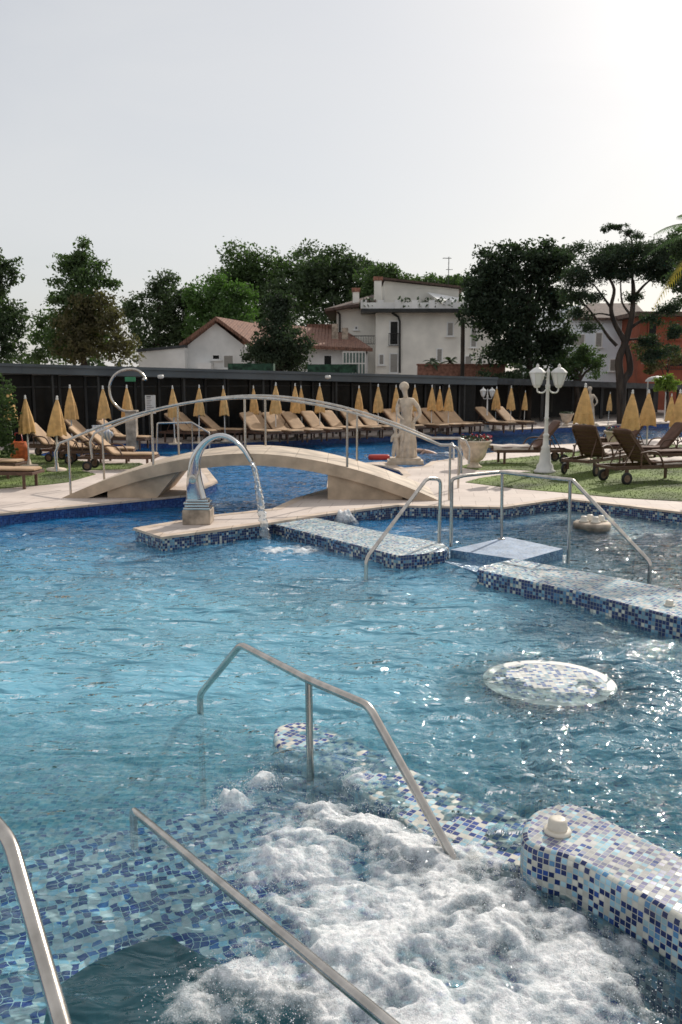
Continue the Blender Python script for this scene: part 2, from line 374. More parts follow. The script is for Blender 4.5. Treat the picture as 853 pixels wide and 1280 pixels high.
# the peninsula's own front is mosaic from its back-left corner on
for i in range(len(outline)):
    if (outline[i] - penins_back[5]).length < 1e-6 or (outline[i] - penins_back[6]).length < 1e-6: omat[i] = 'mosaic_far'
    if (outline[i] - near_left[1]).length < 1e-6: omat[i] = 'mosaic_blue'
def sheet_with_hole(name, outer, hole, z, mat):
    lists = [[Vector((p[0], p[1], 0)) for p in outer], [Vector((p[0], p[1], 0)) for p in hole]]
    allp = lists[0] + lists[1]
    tri = geometry.tessellate_polygon(lists)
    fs = []
    for t in tri:
        a, b, c = (allp[i] for i in t)
        cr = (b - a).x * (c - a).y - (b - a).y * (c - a).x
        fs.append(tuple(t) if cr > 0 else tuple(t[::-1]))
    mb = MB(); mb.add([(p.x, p.y, z) for p in allp], fs)
    return tag(mb.build(name, mat), kind='structure')
def rect(x0, y0, x1, y1): return [(x0, y0), (x1, y0), (x1, y1), (x0, y1)]
sheet_with_hole('ground', rect(-1500, -300, 1500, 2500), rect(-48, -7, 68, 60), -0.01, M['earth'])
sheet_with_hole('pool_deck', rect(-50, -8, 70, 62), outline, 0, M['paving'])
# pool walls with a thin coping edge
n = len(outline)
area = sum(outline[i].x * outline[(i + 1) % n].y - outline[(i + 1) % n].x * outline[i].y for i in range(n))
wm = MB(); cm = MB(); names = ['mosaic_blue', 'mosaic_far']; d = 0
ctr = []
for i in range(n):
    a, b = outline[i], outline[(i + 1) % n]; L_ = (b - a).length
    wm.add([(a.x, a.y, -1.62), (b.x, b.y, -1.62), (b.x, b.y, -.035), (a.x, a.y, -.035)], [(0, 1, 2, 3)], [[(d, 0), (d + L_, 0), (d + L_, 1.585), (d, 1.585)]], mi=names.index(omat[i]))
    d += L_
    # coping: a strip 0.3 m wide on the deck, 4 mm up, nose 25 mm over the water
def offset(poly, dist, closed=True):
    out = []; m = len(poly)
    for i in range(m):
        p0, p1, p2 = poly[i - 1], poly[i], poly[(i + 1) % m]
        e1, e2 = (p1 - p0).normalized(), (p2 - p1).normalized()
        n1, n2 = Vector((e1.y, -e1.x, 0)), Vector((e2.y, -e2.x, 0))
        nn = (n1 + n2); nn = nn.normalized() if nn.length > .1 else n1
        k = 1 / max(.5, nn.dot(n1)); out.append(p1 + nn * dist * k)
    return out
sgn = 1 if area > 0 else -1      # outward for a CCW loop is the right-hand normal
inn, outl = offset(outline, -.025 * sgn), offset(outline, .16 * sgn)
for i in range(n):
    j = (i + 1) % n
    def q(a, b, c, e): cm.add([a, b, c, e], [(0, 1, 2, 3)])
    z = lambda p, h: (p.x, p.y, h)
    q(z(outl[i], .004), z(outl[j], .004), z(inn[j], .004), z(inn[i], .004))
    q(z(inn[i], .004), z(inn[j], .004), z(inn[j], -.035), z(inn[i], -.035))
    q(z(inn[i], -.035), z(inn[j], -.035), z(outline[j], -.035), z(outline[i], -.035))
tag(wm.build('pool_wall', [M[k] for k in names]), kind='structure')
tag(cm.build('pool_coping', M['coping']), kind='structure')
# basin floors: pale tiled floor of the near pool, deep blue floor of the long pools, dark floor of the spa
fm = MB()
fm.add([(-12, -1, -1.6), (14, -1, -1.6), (14, 15.2, -1.6), (-12, 15.2, -1.6)], [(0, 1, 2, 3)], [[(-12, -1), (14, -1), (14, 15.2), (-12, 15.2)]], mi=0)
fm.add([(-12, 15.2, -1.6), (35, 15.2, -1.6), (35, 50, -1.6), (-12, 50, -1.6)], [(0, 1, 2, 3)], [[(-12, 15.2), (35, 15.2), (35, 50), (-12, 50)]], mi=1)
tag(fm.build('pool_floor', [M['floor_tile'], M['floor_deep']]), kind='structure')

# ------------------------------------------------------------------ water: a real rippled surface
def water_mat():
    m, n, b = mat_new('pool_water'); L = n.links
    n.nodes.remove(b); out = n.nodes['Material Output']
    tc = N(n, 'ShaderNodeTexCoord'); 
    def nz(scale, det, rough=.55, dist=.0, st=(1, 1, 1)):
        mp = N(n, 'ShaderNodeMapping'); L.new(tc.outputs['Object'], mp.inputs[0]); mp.inputs['Scale'].default_value = st
        q = N(n, 'ShaderNodeTexNoise'); q.inputs['Scale'].default_value = scale; q.inputs['Detail'].default_value = det; q.inputs['Roughness'].default_value = rough
        q.inputs['Distortion'].default_value = dist; L.new(mp.outputs[0], q.inputs['Vector']); return q.outputs[0]
    a = nz(2.5, 1.2, .5, .7, (.6, 1.5, 1)); c = nz(9.5, 1.5, .45, .9, (.7, 1.4, 1))
    f = nz(30, 2, .5)
    h = math_(n, 'MULTIPLY_ADD', a, .125, math_(n, 'MULTIPLY_ADD', c, .026, math_(n, 'MULTIPLY', f, .0007)))
    bp = N(n, 'ShaderNodeBump'); bp.inputs['Strength'].default_value = 1; bp.inputs['Distance'].default_value = 1.0
    L.new(h, bp.inputs['Height'])
    rf = N(n, 'ShaderNodeBsdfRefraction'); rf.inputs['IOR'].default_value = 1.33; rf.inputs['Roughness'].default_value = 0.0
    rf.inputs['Color'].default_value = (.86, .985, 1, 1)
    tr = N(n, 'ShaderNodeBsdfTransparent'); tr.inputs['Color'].default_value = (.86, .985, 1, 1)
    gl = N(n, 'ShaderNodeBsdfGlossy'); gl.inputs['Roughness'].default_value = .035; gl.inputs['Color'].default_value = (1, 1, 1, 1)
    fr = N(n, 'ShaderNodeFresnel'); fr.inputs['IOR'].default_value = 1.33
    for s in (rf, gl, fr): L.new(bp.outputs[0], s.inputs['Normal'])
    mx = N(n, 'ShaderNodeMixShader'); sp0 = N(n, 'ShaderNodeSeparateXYZ'); L.new(tc.outputs['Object'], sp0.inputs[0])
    t_ = N(n, 'ShaderNodeMapRange'); L.new(sp0.outputs[1], t_.inputs[0]); t_.inputs[1].default_value = 4.2; t_.inputs[2].default_value = 6.0; t_.inputs[3].default_value = .9; t_.inputs[4].default_value = WATER_T; L.new(t_.outputs[0], mx.inputs[0]); L.new(rf.outputs[0], mx.inputs[1]); L.new(tr.outputs[0], mx.inputs[2])
    # diffuse colour stands in for light scattered back by bubbles and pale basin lining
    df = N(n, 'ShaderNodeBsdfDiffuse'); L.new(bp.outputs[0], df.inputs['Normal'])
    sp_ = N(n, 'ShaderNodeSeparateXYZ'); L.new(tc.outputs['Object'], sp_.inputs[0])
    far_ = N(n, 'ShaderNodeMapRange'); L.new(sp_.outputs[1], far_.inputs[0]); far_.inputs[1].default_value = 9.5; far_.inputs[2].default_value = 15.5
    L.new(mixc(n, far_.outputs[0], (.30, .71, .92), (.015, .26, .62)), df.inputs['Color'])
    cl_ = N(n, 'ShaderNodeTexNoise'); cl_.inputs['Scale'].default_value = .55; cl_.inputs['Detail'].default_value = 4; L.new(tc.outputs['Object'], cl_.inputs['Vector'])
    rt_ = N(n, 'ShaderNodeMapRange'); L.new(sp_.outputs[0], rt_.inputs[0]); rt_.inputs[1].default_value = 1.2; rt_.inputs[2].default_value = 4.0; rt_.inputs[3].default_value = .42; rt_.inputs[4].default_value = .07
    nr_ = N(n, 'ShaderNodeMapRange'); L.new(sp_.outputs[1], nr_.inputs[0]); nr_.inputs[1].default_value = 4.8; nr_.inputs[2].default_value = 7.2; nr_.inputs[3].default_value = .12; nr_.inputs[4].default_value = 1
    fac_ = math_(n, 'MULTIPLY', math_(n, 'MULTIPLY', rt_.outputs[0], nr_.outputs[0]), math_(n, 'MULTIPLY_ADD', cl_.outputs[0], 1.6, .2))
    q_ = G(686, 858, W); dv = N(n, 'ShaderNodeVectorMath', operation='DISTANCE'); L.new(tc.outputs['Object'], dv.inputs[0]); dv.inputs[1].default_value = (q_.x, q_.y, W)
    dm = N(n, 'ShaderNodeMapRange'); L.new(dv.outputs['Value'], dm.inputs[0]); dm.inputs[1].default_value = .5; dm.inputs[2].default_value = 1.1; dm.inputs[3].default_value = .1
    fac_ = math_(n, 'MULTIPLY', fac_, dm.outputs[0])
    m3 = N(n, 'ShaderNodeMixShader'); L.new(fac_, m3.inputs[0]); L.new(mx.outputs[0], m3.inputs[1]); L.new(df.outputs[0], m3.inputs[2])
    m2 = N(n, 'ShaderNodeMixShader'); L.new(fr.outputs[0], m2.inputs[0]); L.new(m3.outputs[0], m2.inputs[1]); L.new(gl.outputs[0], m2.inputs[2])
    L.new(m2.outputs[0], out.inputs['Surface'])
    return m
WATER_T = .38
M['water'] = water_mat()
def foam_points():
    return [(G(px, py, W), r) for px, py, r in ((400, 1075, .40), (385, 1040, .28), (500, 1100, .50), (430, 1150, .42), (520, 1180, .5), (600, 1190, .42), (660, 1235, .40),
            (560, 1260, .5), (440, 1250, .35), (480, 1050, .22), (275, 1262, .22), (640, 1290, .5), (330, 1110, .2), (345, 1235, .2), (600, 1120, .2), (730, 1260, .24), (290, 1010, .10), (330, 985, .10), (450, 985, .10))]
FP = foam_points()
def foam_mask(x, y):
    k = np.ones_like(x)
    for p, r in FP: k *= 1 - .92 * np.exp(-(((x - p.x) ** 2 + (y - p.y) ** 2) / (1.08 * r) ** 2) ** 1.1)
    return 1 - k
def wave_h(X, Y):
    wx = X + .25 * perlin(X * .8, Y * .8, 12)
    h = .030 * perlin(wx * .8, Y * 1.5, 1) + .020 * perlin(wx * 1.7 + .4 * perlin(X, Y, 9), Y * 3.6, 2)
    h += .011 * (1 - 2 * np.abs(perlin(wx * 2.9, Y * 6.4 + perlin(X * 2, Y * 2, 5), 3)))
    h += .005 * perlin(wx * 6.5, Y * 12, 4) * (Y < 14)
    turb = np.exp(-((X - .6) ** 2 + (Y - 5.2) ** 2) / 4.5) + .8 * np.exp(-((X - 2.6) ** 2 + (Y - 7.0) ** 2) / 5)
    h += turb * (.018 * perlin(X * 5, Y * 6, 6) + .010 * (1 - 2 * np.abs(perlin(X * 9, Y * 10, 7))) + .004 * perlin(X * 22, Y * 24, 8))
    h *= np.clip(1.25 - Y / 60, .7, 1.15)
    h *= 1 - .55 * np.exp(-((X + 1.9) ** 2 + (Y - 4.2) ** 2) / 1.6)
    q = G(686, 858, W); h = h * (1 - .55 * np.exp(-(np.hypot(X - q.x, Y - q.y) / .75) ** 6))
    q = G(340, 690, W); dd = np.hypot(X - q.x, Y - q.y); h += .03 * np.exp(-dd / .5) * np.cos(dd * 24)
    return h
def build_water():
    ys = [.9]
    while ys[-1] < 16: ys.append(ys[-1] * 1.0065 + .001)
    while ys[-1] < 50: ys.append(ys[-1] * 1.008)
    ys = np.array(ys); t = np.linspace(-1, 1, 600)
    Y = ys[:, None] * np.ones_like(t)[None]; X = t[None] * (2.2 + .62 * ys)[:, None] + .05 * ys[:, None]
    X = np.clip(X, -11.5, 34)
    h = wave_h(X, Y)
    nr, nc = X.shape
    vs = np.stack([X, Y, W + h], -1).reshape(-1, 3)
    idx = np.arange(nr * nc).reshape(nr, nc)
    fs = np.stack([idx[:-1, :-1], idx[:-1, 1:], idx[1:, 1:], idx[1:, :-1]], -1).reshape(-1, 4)
    me = bpy.data.meshes.new('pool_water'); me.from_pydata(vs.tolist(), [], fs.tolist()); me.materials.append(M['water'])
    me.polygons.foreach_set('use_smooth', np.ones(len(fs), bool)); me.update()
    o = bpy.data.objects.new('pool_water', me); sc.collection.objects.link(o)
    return tag(o, kind='structure')
water = build_water()

# ------------------------------------------------------------------ submerged seat of the whirlpool with its pit
Z_SH = W - .30
ap = W - .22                                  # plane where refraction makes the seat appear
def GS(l, z=ap): return [G(x, y, z) for x, y in l]
shelf = GS([(-160, 1100), (0, 1070), (90, 1036), (175, 1020), (300, 985), (345, 940), (420, 960), (520, 1040), (640, 1110), (700, 1180), (853, 1290), (1000, 1400), (1000, 1700), (-400, 1700)])
pit = catmull(GS([(58, 1240), (95, 1198), (150, 1170), (205, 1152), (232, 1166), (300, 1196), (420, 1230), (380, 1340), (230, 1420), (60, 1380)]), 5, True)
lists = [[Vector((p.x, p.y, 0)) for p in shelf], [Vector((p.x, p.y, 0)) for p in pit]]
allp = lists[0] + lists[1]; fs = []
for t in geometry.tessellate_polygon(lists):
    a, b, c = (allp[i] for i in t)
    fs.append(tuple(t) if (b - a).x * (c - a).y - (b - a).y * (c - a).x > 0 else tuple(t[::-1]))
mb = MB(); mb.add([(p.x, p.y, Z_SH) for p in allp], fs, [[(allp[i].x * .9 + allp[i].y * .43, allp[i].y * .9 - allp[i].x * .43) for i in f] for f in fs])
for loop, mi in ((lists[0], 0), (lists[1], 1)):
    d = 0
    for i in range(len(loop)):
        a, b = loop[i], loop[(i + 1) % len(loop)]; L_ = (b - a).length
        mb.add([(a.x, a.y, -1.59), (b.x, b.y, -1.59), (b.x, b.y, Z_SH), (a.x, a.y, Z_SH)], [(0, 1, 2, 3)], [[(d, 0), (d + L_, 0), (d + L_, .9), (d, .9)]], mi=mi); d += L_
# bottom of the pit: lining coloured teal for light scattered in the water
mb.add([(p.x, p.y, -1.2) for p in pit], [tuple(range(len(pit)))], mi=1)
tag(mb.build('whirlpool_basin', [M['mosaic_shelf'], M['teal']]), 'submerged blue and white mosaic seat of the whirlpool with a dark pit', 'pool seat')

def bench(name, top, z, label, cat='pool bench', mats=('mosaic_far_top', 'mosaic_far'), round_=.0, zb=-1.59, rot=0, bev=.02, bulge=0):
    """tiled bench: rounded shoulder, vertical face down into the water"""
    poly = [Vector((p.x, p.y, 0)) for p in top]
    ar = sum(poly[i].x * poly[(i + 1) % len(poly)].y - poly[(i + 1) % len(poly)].x * poly[i].y for i in range(len(poly)))
    if ar < 0: poly = poly[::-1]
    m = len(poly); mb = MB()
    ca, sa = math.cos(rot), math.sin(rot)
    U = lambda p: (p.x * ca + p.y * sa, -p.x * sa + p.y * ca)
    rings = []
    for k in range(5):
        a = k / 4 * math.pi / 2
        off = offset(poly, bev * (math.sin(a) - 1))
        rings.append((off, z - bev + bev * math.cos(a)))
    rings.append((offset(poly, bulge), zb))
    tp = rings[0][0]
    fs = []
    for t in geometry.tessellate_polygon([tp]):
        a, b, c = (tp[i] for i in t)
        fs.append(tuple(t) if (b - a).x * (c - a).y - (b - a).y * (c - a).x > 0 else tuple(t[::-1]))
    mb.add([(p.x, p.y, z) for p in tp], fs, [[U(tp[i]) for i in f] for f in fs], mi=0)
    d = 0; hts = [0]
    for k in range(1, 6): hts.append(hts[-1] + ((rings[k][0][0] - rings[k - 1][0][0]).length ** 2 + (rings[k][1] - rings[k - 1][1]) ** 2) ** .5)
    vv = [(p.x, p.y, zz) for r_, zz in rings for p in r_]
    for i in range(m):
        j = (i + 1) % m; L_ = (poly[j] - poly[i]).length
        for k in range(5):
            mb.add([vv[k * m + i], vv[(k + 1) * m + i], vv[(k + 1) * m + j], vv[k * m + j]], [(0, 1, 2, 3)],
                   [[(d, -hts[k]), (d, -hts[k + 1]), (d + L_, -hts[k + 1]), (d + L_, -hts[k])]], smooth=True, mi=1)
        d += L_
    o = mb.build(name, [M[mats[0]], M[mats[1]]], merge=True)
    return tag(o, label, cat)
ZB = W + .19
left_b = GS([(393, 646.5), (500, 669), (545, 676.5), (556, 680), (562, 684), (556, 688), (530, 692.5), (500, 695), (490, 693), (342, 655)], ZB)
bench('pool_bench', left_b, ZB, 'long low mosaic bench running from the fountain peninsula to the pale step', rot=.9)
ZB2 = W + .2
right_b = GS([(643, 698), (748, 717), (853, 738), (1080, 790), (1120, 850), (980, 810), (853, 773), (720, 739), (612, 716), (597, 712), (600, 707.5)], ZB2)
bench('pool_bench', right_b, ZB2, 'long raised mosaic bench reaching from the pale step out of the right of the photo', rot=.9)
ZN = W + .235
near_top = GS([(652, 1046), (657, 1024), (672, 1010), (700, 1003), (725, 1005), (760, 1022), (853, 1068), (1100, 1190), (1250, 1420), (1000, 1240), (853, 1150), (783, 1110), (720, 1076), (670, 1060)], ZN)
bench('pool_bench', catmull(near_top, 3, True), ZN, 'raised checkered mosaic bench end with a round cream knob on it', mats=('mosaic_top', 'mosaic'), rot=-.72, bev=.035, bulge=-.0)
ring = GS([(342, 915), (352, 905), (385, 902), (430, 918), (520, 962), (600, 998), (660, 1022), (690, 1040), (665, 1080), (640, 1085), (560, 1062), (480, 1010), (400, 955), (350, 935)], W)
bench('whirlpool_ledge', catmull(ring, 3, True), W + .0, 'low mosaic rim awash at the edge of the foaming whirlpool', 'pool rim', mats=('mosaic_ring', 'mosaic_ring'), rot=-.6, bev=.03)
# round tiled plinth just under the water
dc = G(686, 858, W - .04); mb = MB()
k = 48; rr = .575
prof = [(.22, -1.59), (.22, W - .22), (rr, W - .16), (rr + .012, W - .03), (rr - .01, W + .004)]
mb.lathe(prof, (dc.x, dc.y, 0), k, mi=1, smooth=False)
cv = [(dc.x + math.cos(2 * math.pi * i / k) * (rr - .01), dc.y + math.sin(2 * math.pi * i / k) * (rr - .01), W + .004) for i in range(k)]
ci = [(dc.x + math.cos(2 * math.pi * i / k) * (rr - .09), dc.y + math.sin(2 * math.pi * i / k) * (rr - .09), W + .004) for i in range(k)]
mb.add(cv + ci, [(i, (i + 1) % k, k + (i + 1) % k, k + i) for i in range(k)], [[(0, 0)] * 4] * k, mi=2)
mb.add(ci, [tuple(range(k))], [[(p[0], p[1]) for p in ci]], mi=0)
M['rim_white'] = simple('white_rim_tile', (.86, .85, .80), .3, var=.05)
tag(mb.build('round_plinth', [mosaic('mosaic_disc_tile', .04, [(.32, (.16, .24, .46)), (.55, (.5, .66, .74)), (1, (.86, .86, .82))]), M['mosaic'], M['rim_white']], merge=False),
    'round mosaic plinth with a pale rim just under the water', 'pool plinth')

# ------------------------------------------------------------------ steps between the two benches
st = empty('tiled_step', G(634, 690, -.25), 'pale blue tiled step platform with water between the two mosaic benches', 'steps')
zt = W + .15
mb = MB(); top = GS([(563, 687), (634, 671), (704, 686), (653, 700)], zt)
mb.prism(top, W - .25, zt, mi=0, side_mi=1, rot=.5); mb.build('upper_tread', [M['step_tile'], M['step_edge']], st)
mb = MB(); low = GS([(545, 699), (566, 687), (655, 699), (655, 709), (600, 716)], W + .02)
mb.prism(low, -1.0, W + .02, mi=0, side_mi=1, rot=.5); mb.build('lower_tread', [M['step_edge'], M['step_edge']], st)

# spa shelf under water along the far wall, and its base
sp = GS([(560, 640), (628, 639), (706, 627), (900, 646), (900, 668), (853, 664), (815, 664), (795, 672), (765, 668), (752, 659), (735, 652), (705, 647), (690, 650), (655, 655), (600, 652)], W)
mb = MB(); mb.prism(sp, -1.59, W - .035, rot=.3)
tag(mb.build('spa_seat', M['mosaic_far_top']), 'curved pale mosaic seat under the water along the far spa wall', 'pool seat')
spf = GS([(393, 646.5), (500, 672), (560, 690), (700, 724), (853, 770), (1130, 850), (1130, 700), (900, 648), (706, 630), (500, 636)], W)
mb = MB(); mb.prism([Vector((p.x, p.y, 0)) for p in spf], -1.59, -1.1)
tag(mb.build('spa_floor', M['spa_floor']), kind='structure')
# little island with jet buttons
ip = G(740, 660, W); isl = empty('jet_island', ip, 'small round stone island carrying four cream jet knobs in the spa', 'jet island')
mb = MB(); mb.lathe([(.001, -1.2), (.30, -1.2), (.30, .02), (.32, .04), (.32, .09), (.29, .11), (.001, .11)], ip, 28); mb.build('base', M['stone'], isl)
for dx, dy in ((-.15, -.02), (0, .13), (.03, -.1), (.17, .04)):
    mb = MB(); mb.lathe([(.001, .11), (.085, .11), (.085, .135), (.06, .14), (.055, .2), (.045, .215), (.001, .215)], ip + Vector((dx, dy, 0)), 16); mb.build('knob', M['white_plastic'], isl)
def knob(px, py, z, label, s=1.0):
    p = G(px, py, z); r_ = empty('air_button', p, label, 'pool knob'); s *= .92
    MB().lathe([(.001, 0), (.078 * s, 0), (.080 * s, .012 * s), (.072 * s, .022 * s), (.001, .022 * s)], p, 32).build('flange', M['white_plastic'], r_, bevel=0)
    MB().lathe([(.056 * s, .0225 * s), (.058 * s, .03 * s), (.052 * s, .072 * s), (.044 * s, .083 * s), (.03 * s, .086 * s), (.001, .084 * s)], p, 32).build('cap', M['white_plastic'], r_)
knob(697, 1040, ZN, 'cream plastic air knob on the near mosaic bench')
knob(837, 757, ZB2, 'small cream knob on the long mosaic bench at right', .8)

# ------------------------------------------------------------------ foam and spray
def foam_mat():
    m, n, b = mat_new('foam'); L = n.links; out = n.nodes['Material Output']
    b.inputs['Roughness'].default_value = .5; b.inputs['Specular IOR Level'].default_value = .3
    b.inputs['Subsurface Weight'].default_value = .5; b.inputs['Subsurface Radius'].default_value = (.9, 1, 1); b.inputs['Subsurface Scale'].default_value = .045
    tc = N(n, 'ShaderNodeTexCoord')
    def nz(sc_, det, ro):
        q = N(n, 'ShaderNodeTexNoise'); q.inputs['Scale'].default_value = sc_; q.inputs['Detail'].default_value = det; q.inputs['Roughness'].default_value = ro; L.new(tc.outputs['Object'], q.inputs['Vector']); return q.outputs[0]
    v = N(n, 'ShaderNodeTexVoronoi'); v.inputs['Scale'].default_value = 150; L.new(tc.outputs['Object'], v.inputs['Vector'])
    v4 = N(n, 'ShaderNodeTexVoronoi'); v4.inputs['Scale'].default_value = 60; v4.inputs['Randomness'].default_value = 1; L.new(tc.outputs['Object'], v4.inputs['Vector'])
    bp = N(n, 'ShaderNodeBump'); bp.inputs['Strength'].default_value = .7; bp.inputs['Distance'].default_value = .006
    L.new(math_(n, 'MULTIPLY_ADD', v.outputs['Distance'], -.6, math_(n, 'MULTIPLY_ADD', v4.outputs['Distance'], -.8, nz(70, 6, .75))), bp.inputs['Height']); L.new(bp.outputs[0], b.inputs['Normal'])
    at = N(n, 'ShaderNodeAttribute'); at.attribute_name = 'foam'
    L.new(mixc(n, at.outputs['Fac'], (.66, .75, .79), (.88, .89, .90)), b.inputs['Base Color'])
    # coverage: solid in the middle, breaking up into specks and strings of bubbles
    cov = math_(n, 'ADD', math_(n, 'MULTIPLY', at.outputs['Fac'], 1.25), math_(n, 'MULTIPLY_ADD', nz(22, 8, .78), 1.7, -1.18))
    cov = math_(n, 'ADD', cov, math_(n, 'MULTIPLY_ADD', v.outputs['Distance'], -.3, .10))
    mr = N(n, 'ShaderNodeMapRange'); L.new(cov, mr.inputs[0]); mr.inputs[1].default_value = .05; mr.inputs[2].default_value = 1.15
    tr = N(n, 'ShaderNodeBsdfTransparent'); mx = N(n, 'ShaderNodeMixShader')
    L.new(mr.outputs[0], mx.inputs[0]); L.new(tr.outputs[0], mx.inputs[1]); L.new(b.outputs[0], mx.inputs[2]); L.new(mx.outputs[0], out.inputs['Surface'])
    return m
M['foam'] = foam_mat()
def foam_sheet(name, x0, x1, y0, y1, st, fn, label):
    xs, ys = np.arange(x0, x1, st), np.arange(y0, y1, st); X, Y = np.meshgrid(xs, ys)
    k, h = fn(X, Y)
    keep = k > .06; idx = -np.ones(X.shape, int); idx[keep] = np.arange(keep.sum())
    vs = np.stack([X[keep], Y[keep], W + h[keep]], -1)
    q = np.stack([idx[:-1, :-1], idx[:-1, 1:], idx[1:, 1:], idx[1:, :-1]], -1).reshape(-1, 4); q = q[(q >= 0).all(1)]
    me = bpy.data.meshes.new(name); me.from_pydata(vs.tolist(), [], q.tolist()); me.materials.append(M['foam'])
    me.polygons.foreach_set('use_smooth', np.ones(len(q), bool))
    a = me.attributes.new('foam', 'FLOAT', 'POINT'); a.data.foreach_set('value', k[keep].astype(np.float32)); me.update()
    o = bpy.data.objects.new(name, me); sc.collection.objects.link(o); return tag(o, label, 'foam', kind='stuff')
def main_foam(X, Y):
    k = foam_mask(X, Y)
    w1 = .16 * perlin(X * 3, Y * 3, 11); w2 = .04 * perlin(X * 11, Y * 11, 13); w3 = .16 * perlin(X * 3, Y * 3, 14)
    pf = lambda s, sd: np.sqrt(np.clip(1 - (worley((X + w1 + w2) * s, (Y + w3 - w2) * s, sd) * 1.15) ** 2, 0, 1))
    big = perlin(X * 1.6, Y * 1.6, 20) * .5 + .5
    brk = .46 * perlin(X * 1.9 + w1 * 3, Y * 1.9 + w3 * 3, 26) + .42 * perlin(X * 4.6 + w3 * 4, Y * 4.6, 27) + .24 * perlin(X * 14, Y * 14, 28)
    kk = np.clip(k * 1.1 + brk - .20, 0, 1) * np.clip(k * 4, 0, 1)
    md = np.clip(.55 + 1.1 * perlin(X * 3.3, Y * 3.3, 29), .1, 1.2); lump = .030 * md * pf(4.2, 21) + .022 * md * pf(8.5, 22) + .015 * pf(18, 23) + .008 * pf(38, 24) + .004 * pf(80, 25)
    ht = wave_h(X, Y) * (1 - .6 * k) + .004 + (.075 * big + lump) * np.clip(kk * 1.1 - .06, 0, 1) * np.clip(k * 1.3, 0, 1)
    return np.where(k > .05, np.maximum(kk, .07), 0), ht
foam_sheet('foam', -1.5, 2.4, 2.5, 6.2, .0075, main_foam, 'white churning whirlpool foam')
def spots(lst):
    def fn(X, Y):
        k = np.zeros_like(X)
        for p, r, a in lst: k = np.maximum(k, a * np.exp(-((X - p.x) ** 2 + (Y - p.y) ** 2) / r ** 2))
        k = np.clip(k + .5 * k * perlin(X * 7, Y * 7, 31), 0, 1)
        return k, .012 + .05 * k * (perlin(X * 9, Y * 9, 32) + .6)
    return fn
q1 = G(345, 690, W); foam_sheet('foam', q1.x - .9, q1.x + 1.2, q1.y - .9, q1.y + .9, .02, spots([(q1, .26, 1), (q1 + Vector((.38, .02, 0)), .42, .8)]), 'white splash ring where the fountain jet lands')
q2 = G(430, 655, W)
def geyser(X, Y):
    dd = np.hypot(X - q2.x, (Y - q2.y)); k = np.exp(-(dd / .24) ** 2)
    return np.clip(k * 1.3 + .3 * perlin(X * 8, Y * 8, 33) * k, 0, 1), .26 * np.exp(-(dd / .22) ** 3) * (1 + .3 * perlin(X * 11, Y * 11, 35)) - .02
foam_sheet('foam', q2.x - .6, q2.x + .6, q2.y - .5, q2.y + .5, .014, geyser, 'bubbling white water mound beside the peninsula')
q3 = G(833, 671, W); q4 = G(560, 664, W)
foam_sheet('foam', q3.x - .8, q3.x + 1.4, q3.y - .6, q3.y + .6, .02, spots([(q3, .35, .62), (q3 + Vector((.6, .0, 0)), .4, .5)]), 'small patch of glittering froth in the right of the spa')
foam_sheet('foam', q4.x - 1.2, q4.x + .8, q4.y - .6, q4.y + .7, .02, spots([(q4, .3, .5), (q4 - Vector((.6, -.15, 0)), .35, .45)]), 'thin froth on the spa behind the long bench')
q5 = G(700, 810, W); foam_sheet('foam', q5.x - .9, q5.x + .7, q5.y - .5, q5.y + .5, .015, spots([(q5, .16, .5), (q5 + Vector((-.55, -.25, 0)), .13, .48)]), 'scattered bubbles beyond the round plinth')
# spray droplets
ico = bmesh.new(); bmesh.ops.create_icosphere(ico, subdivisions=1, radius=1); ico.verts.ensure_lookup_table()
iv = [v.co.copy() for v in ico.verts]; ifc = [tuple(v.index for v in f.verts) for f in ico.faces]; ico.free()
vs, fs = [], []
rs = random.Random(5)
for i in range(11000):
    p, r = rs.choice(FP); a = rs.uniform(0, 6.283); q = r * 1.5 * rs.random() ** .6
    x, y = p.x + math.cos(a) * q, p.y + math.sin(a) * q
    z = W + .0 + rs.random() ** 2 * .22 * max(.25, 1 - q / r * .7) + .03
    s_ = rs.choice((.0010, .0014, .0018, .0022, .003)); b0 = len(vs)
    vs += [(x + v.x * s_, y + v.y * s_, z + v.z * s_ * 1.2) for v in iv]; fs += [tuple(j + b0 for j in f) for f in ifc]
me = bpy.data.meshes.new('spray'); me.from_pydata(vs, [], fs)
M['drop'] = simple('water_drop', (.9, .92, .94), .08, var=.01); M['drop'].node_tree.nodes['Principled BSDF'].inputs['IOR'].default_value = 1.33
me.materials.append(M['drop']); me.polygons.foreach_set('use_smooth', [True] * len(fs))
o = bpy.data.objects.new('spray', me); sc.collection.objects.link(o); tag(o, 'fine droplets thrown up by the foam', 'spray', kind='stuff')

# ------------------------------------------------------------------ handrails
def at_dist(px, py, ref):
    """point on the pixel's ray at the depth (Y) of ref"""
    return P(px, py, ref.y)
def handrail(label, path, posts, r, mat='steel', foot=True, name='handrail', rad=.06):
    base = Vector((path[0].x, path[0].y, W)); root = empty(name, base, label, 'handrail')
    MB().tube(round_path(path, rad), r, 16).build('rail', M[mat], root)
    for a, b in posts:
        MB().tube([a, b], r * .92, 14).build('post', M[mat], root)
        if foot: MB().lathe([(r * 2.2, 0), (r * 2.2, .008), (r * 1.1, .016)], b + Vector((0, 0, .002)), 18).build('foot_plate', M[mat], root)
    return root
